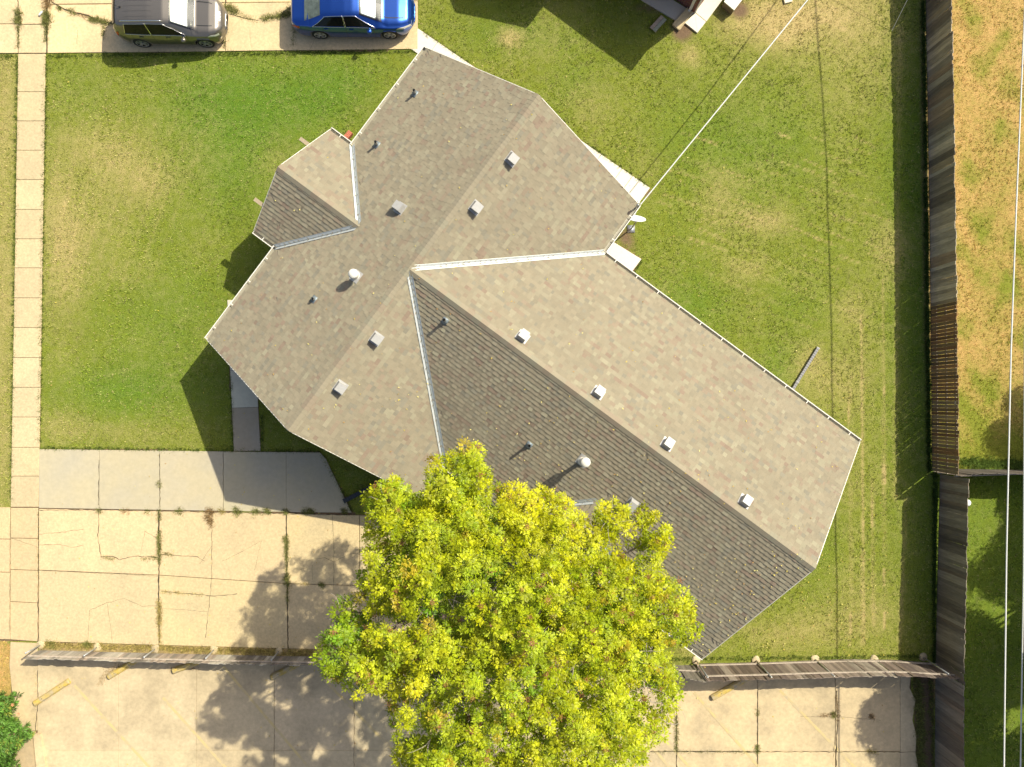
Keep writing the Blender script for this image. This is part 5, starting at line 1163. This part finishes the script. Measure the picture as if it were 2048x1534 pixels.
SUVK = dict(zt=[(-2.14, .62), (-2.12, .92), (-2.05, 1.12), (-1.90, 1.42), (-1.72, 1.57), (-1.2, 1.62), (-.5, 1.64), (.05, 1.60), (.32, 1.52), (1.08, 1.08), (1.16, 1.05), (1.6, 1.0), (1.88, .92), (2.02, .80), (2.10, .66), (2.14, .52)],
            zs=[(-2.14, .56), (-2.1, .82), (-1.95, 1.0), (-1.7, 1.06), (-1, 1.01), (.5, .96), (1.1, .94), (1.6, .86), (1.9, .74), (2.05, .64), (2.14, .48)],
            ws=[(-2.14, .50), (-2.10, .64), (-1.95, .77), (-1.6, .84), (-.8, .86), (.8, .86), (1.5, .83), (1.8, .75), (2.0, .60), (2.1, .42), (2.14, .30)],
            wt=[(-2.14, .46), (-2.0, .60), (-1.8, .60), (-1, .62), (0, .61), (.35, .58), (1.08, .66), (1.2, .72), (1.6, .70), (1.85, .62), (2.0, .48), (2.1, .34), (2.14, .24)],
            glass=(1.10, .30, 0, 0, -2.0, -1.86), side=[('side_window', (-1.55, -1.42), (-.60, -.64)), ('side_window', (-.55, -.60), (.72, .02))], mirror=.62, handles=(-1.0, .02), seams=(-.55, .72, -1.35))
SEDK = dict(zt=[(-2.43, .55), (-2.40, .86), (-2.3, 1.03), (-1.84, 1.10), (-1.12, 1.37), (-.7, 1.42), (-.2, 1.44), (.1, 1.42), (.36, 1.36), (1.2, 1.0), (1.28, .97), (1.8, .90), (2.15, .79), (2.33, .64), (2.43, .46)],
            zs=[(-2.43, .50), (-2.38, .78), (-2.2, .93), (-1.7, .97), (-1, .95), (.5, .91), (1.2, .88), (1.8, .80), (2.15, .68), (2.35, .54), (2.43, .42)],
            ws=[(-2.43, .52), (-2.37, .68), (-2.15, .80), (-1.6, .87), (-.8, .89), (.9, .89), (1.6, .86), (2.0, .78), (2.25, .60), (2.38, .42), (2.43, .28)],
            wt=[(-2.43, .48), (-2.3, .66), (-1.84, .70), (-1.12, .58), (-.2, .58), (.36, .55), (1.2, .68), (1.4, .74), (1.9, .68), (2.15, .56), (2.33, .38), (2.43, .22)],
            glass=(1.20, .38, 0, 0, -1.80, -1.14), side=[('side_window', (-1.50, -.98), (-.28, -.30)), ('side_window', (-.20, -.24), (.92, .20))], mirror=.70, handles=(-1.0, -.02), seams=(-.24, .85, -1.15))
pc = P(357, 54); car('parked_suv', (pc.x, pc.y, .03), 'bronze grey small suv parked on the top driveway left of the blue car', M['grey_paint'], SUVK, 4.28, (-1.27, 1.25), .335, True)
pc = P(713, 36); car('parked_sedan', (pc.x, pc.y, .03), 'bright blue sedan parked on the top driveway beside the house walkway', M['blue_paint'], SEDK, 4.86, (-1.37, 1.40), .32, False)

# fallen leaves, on lawn, paving and roof near the tree
def fallen():
    V = []; C = []
    spots = [(random.gauss(1000, 330), random.gauss(1150, 260)) for _ in range(520)]+[(random.uniform(100, 1840), random.uniform(120, 1500)) for _ in range(420)]+[(random.uniform(1330, 1780), random.uniform(1100, 1310)) for _ in range(200)]
    for x, y in spots:
        if not (0 < x < 1840 and 0 < y < 1534): continue
        p = on_roof(x, y); g = P(x, y)
        if roof_z(p) > 2.4 and abs(roof_z(p)-p.z) < .02: c = p+Vector((0, 0, .045))
        elif roof_z(g) > 2.4: continue
        else: c = g+Vector((0, 0, .05))
        a = random.uniform(0, 6.28); L = random.uniform(.018, .04); d = Vector((math.cos(a), math.sin(a), random.uniform(-.3, .3)))*L; s_ = Vector((-math.sin(a), math.cos(a), random.uniform(-.3, .3)))*L*.5
        V += [c-d, c+s_, c+d, c-s_]; C.append(random.choice([(.62, .50, .08), (.50, .36, .10), (.40, .24, .08), (.70, .62, .20)]))
    o = np_mesh('fallen_leaves', np.array([tuple(v) for v in V]), np.arange(len(V)).reshape(-1, 4), np.array(C), M['leaf']); tag(o, kind='stuff')
fallen()
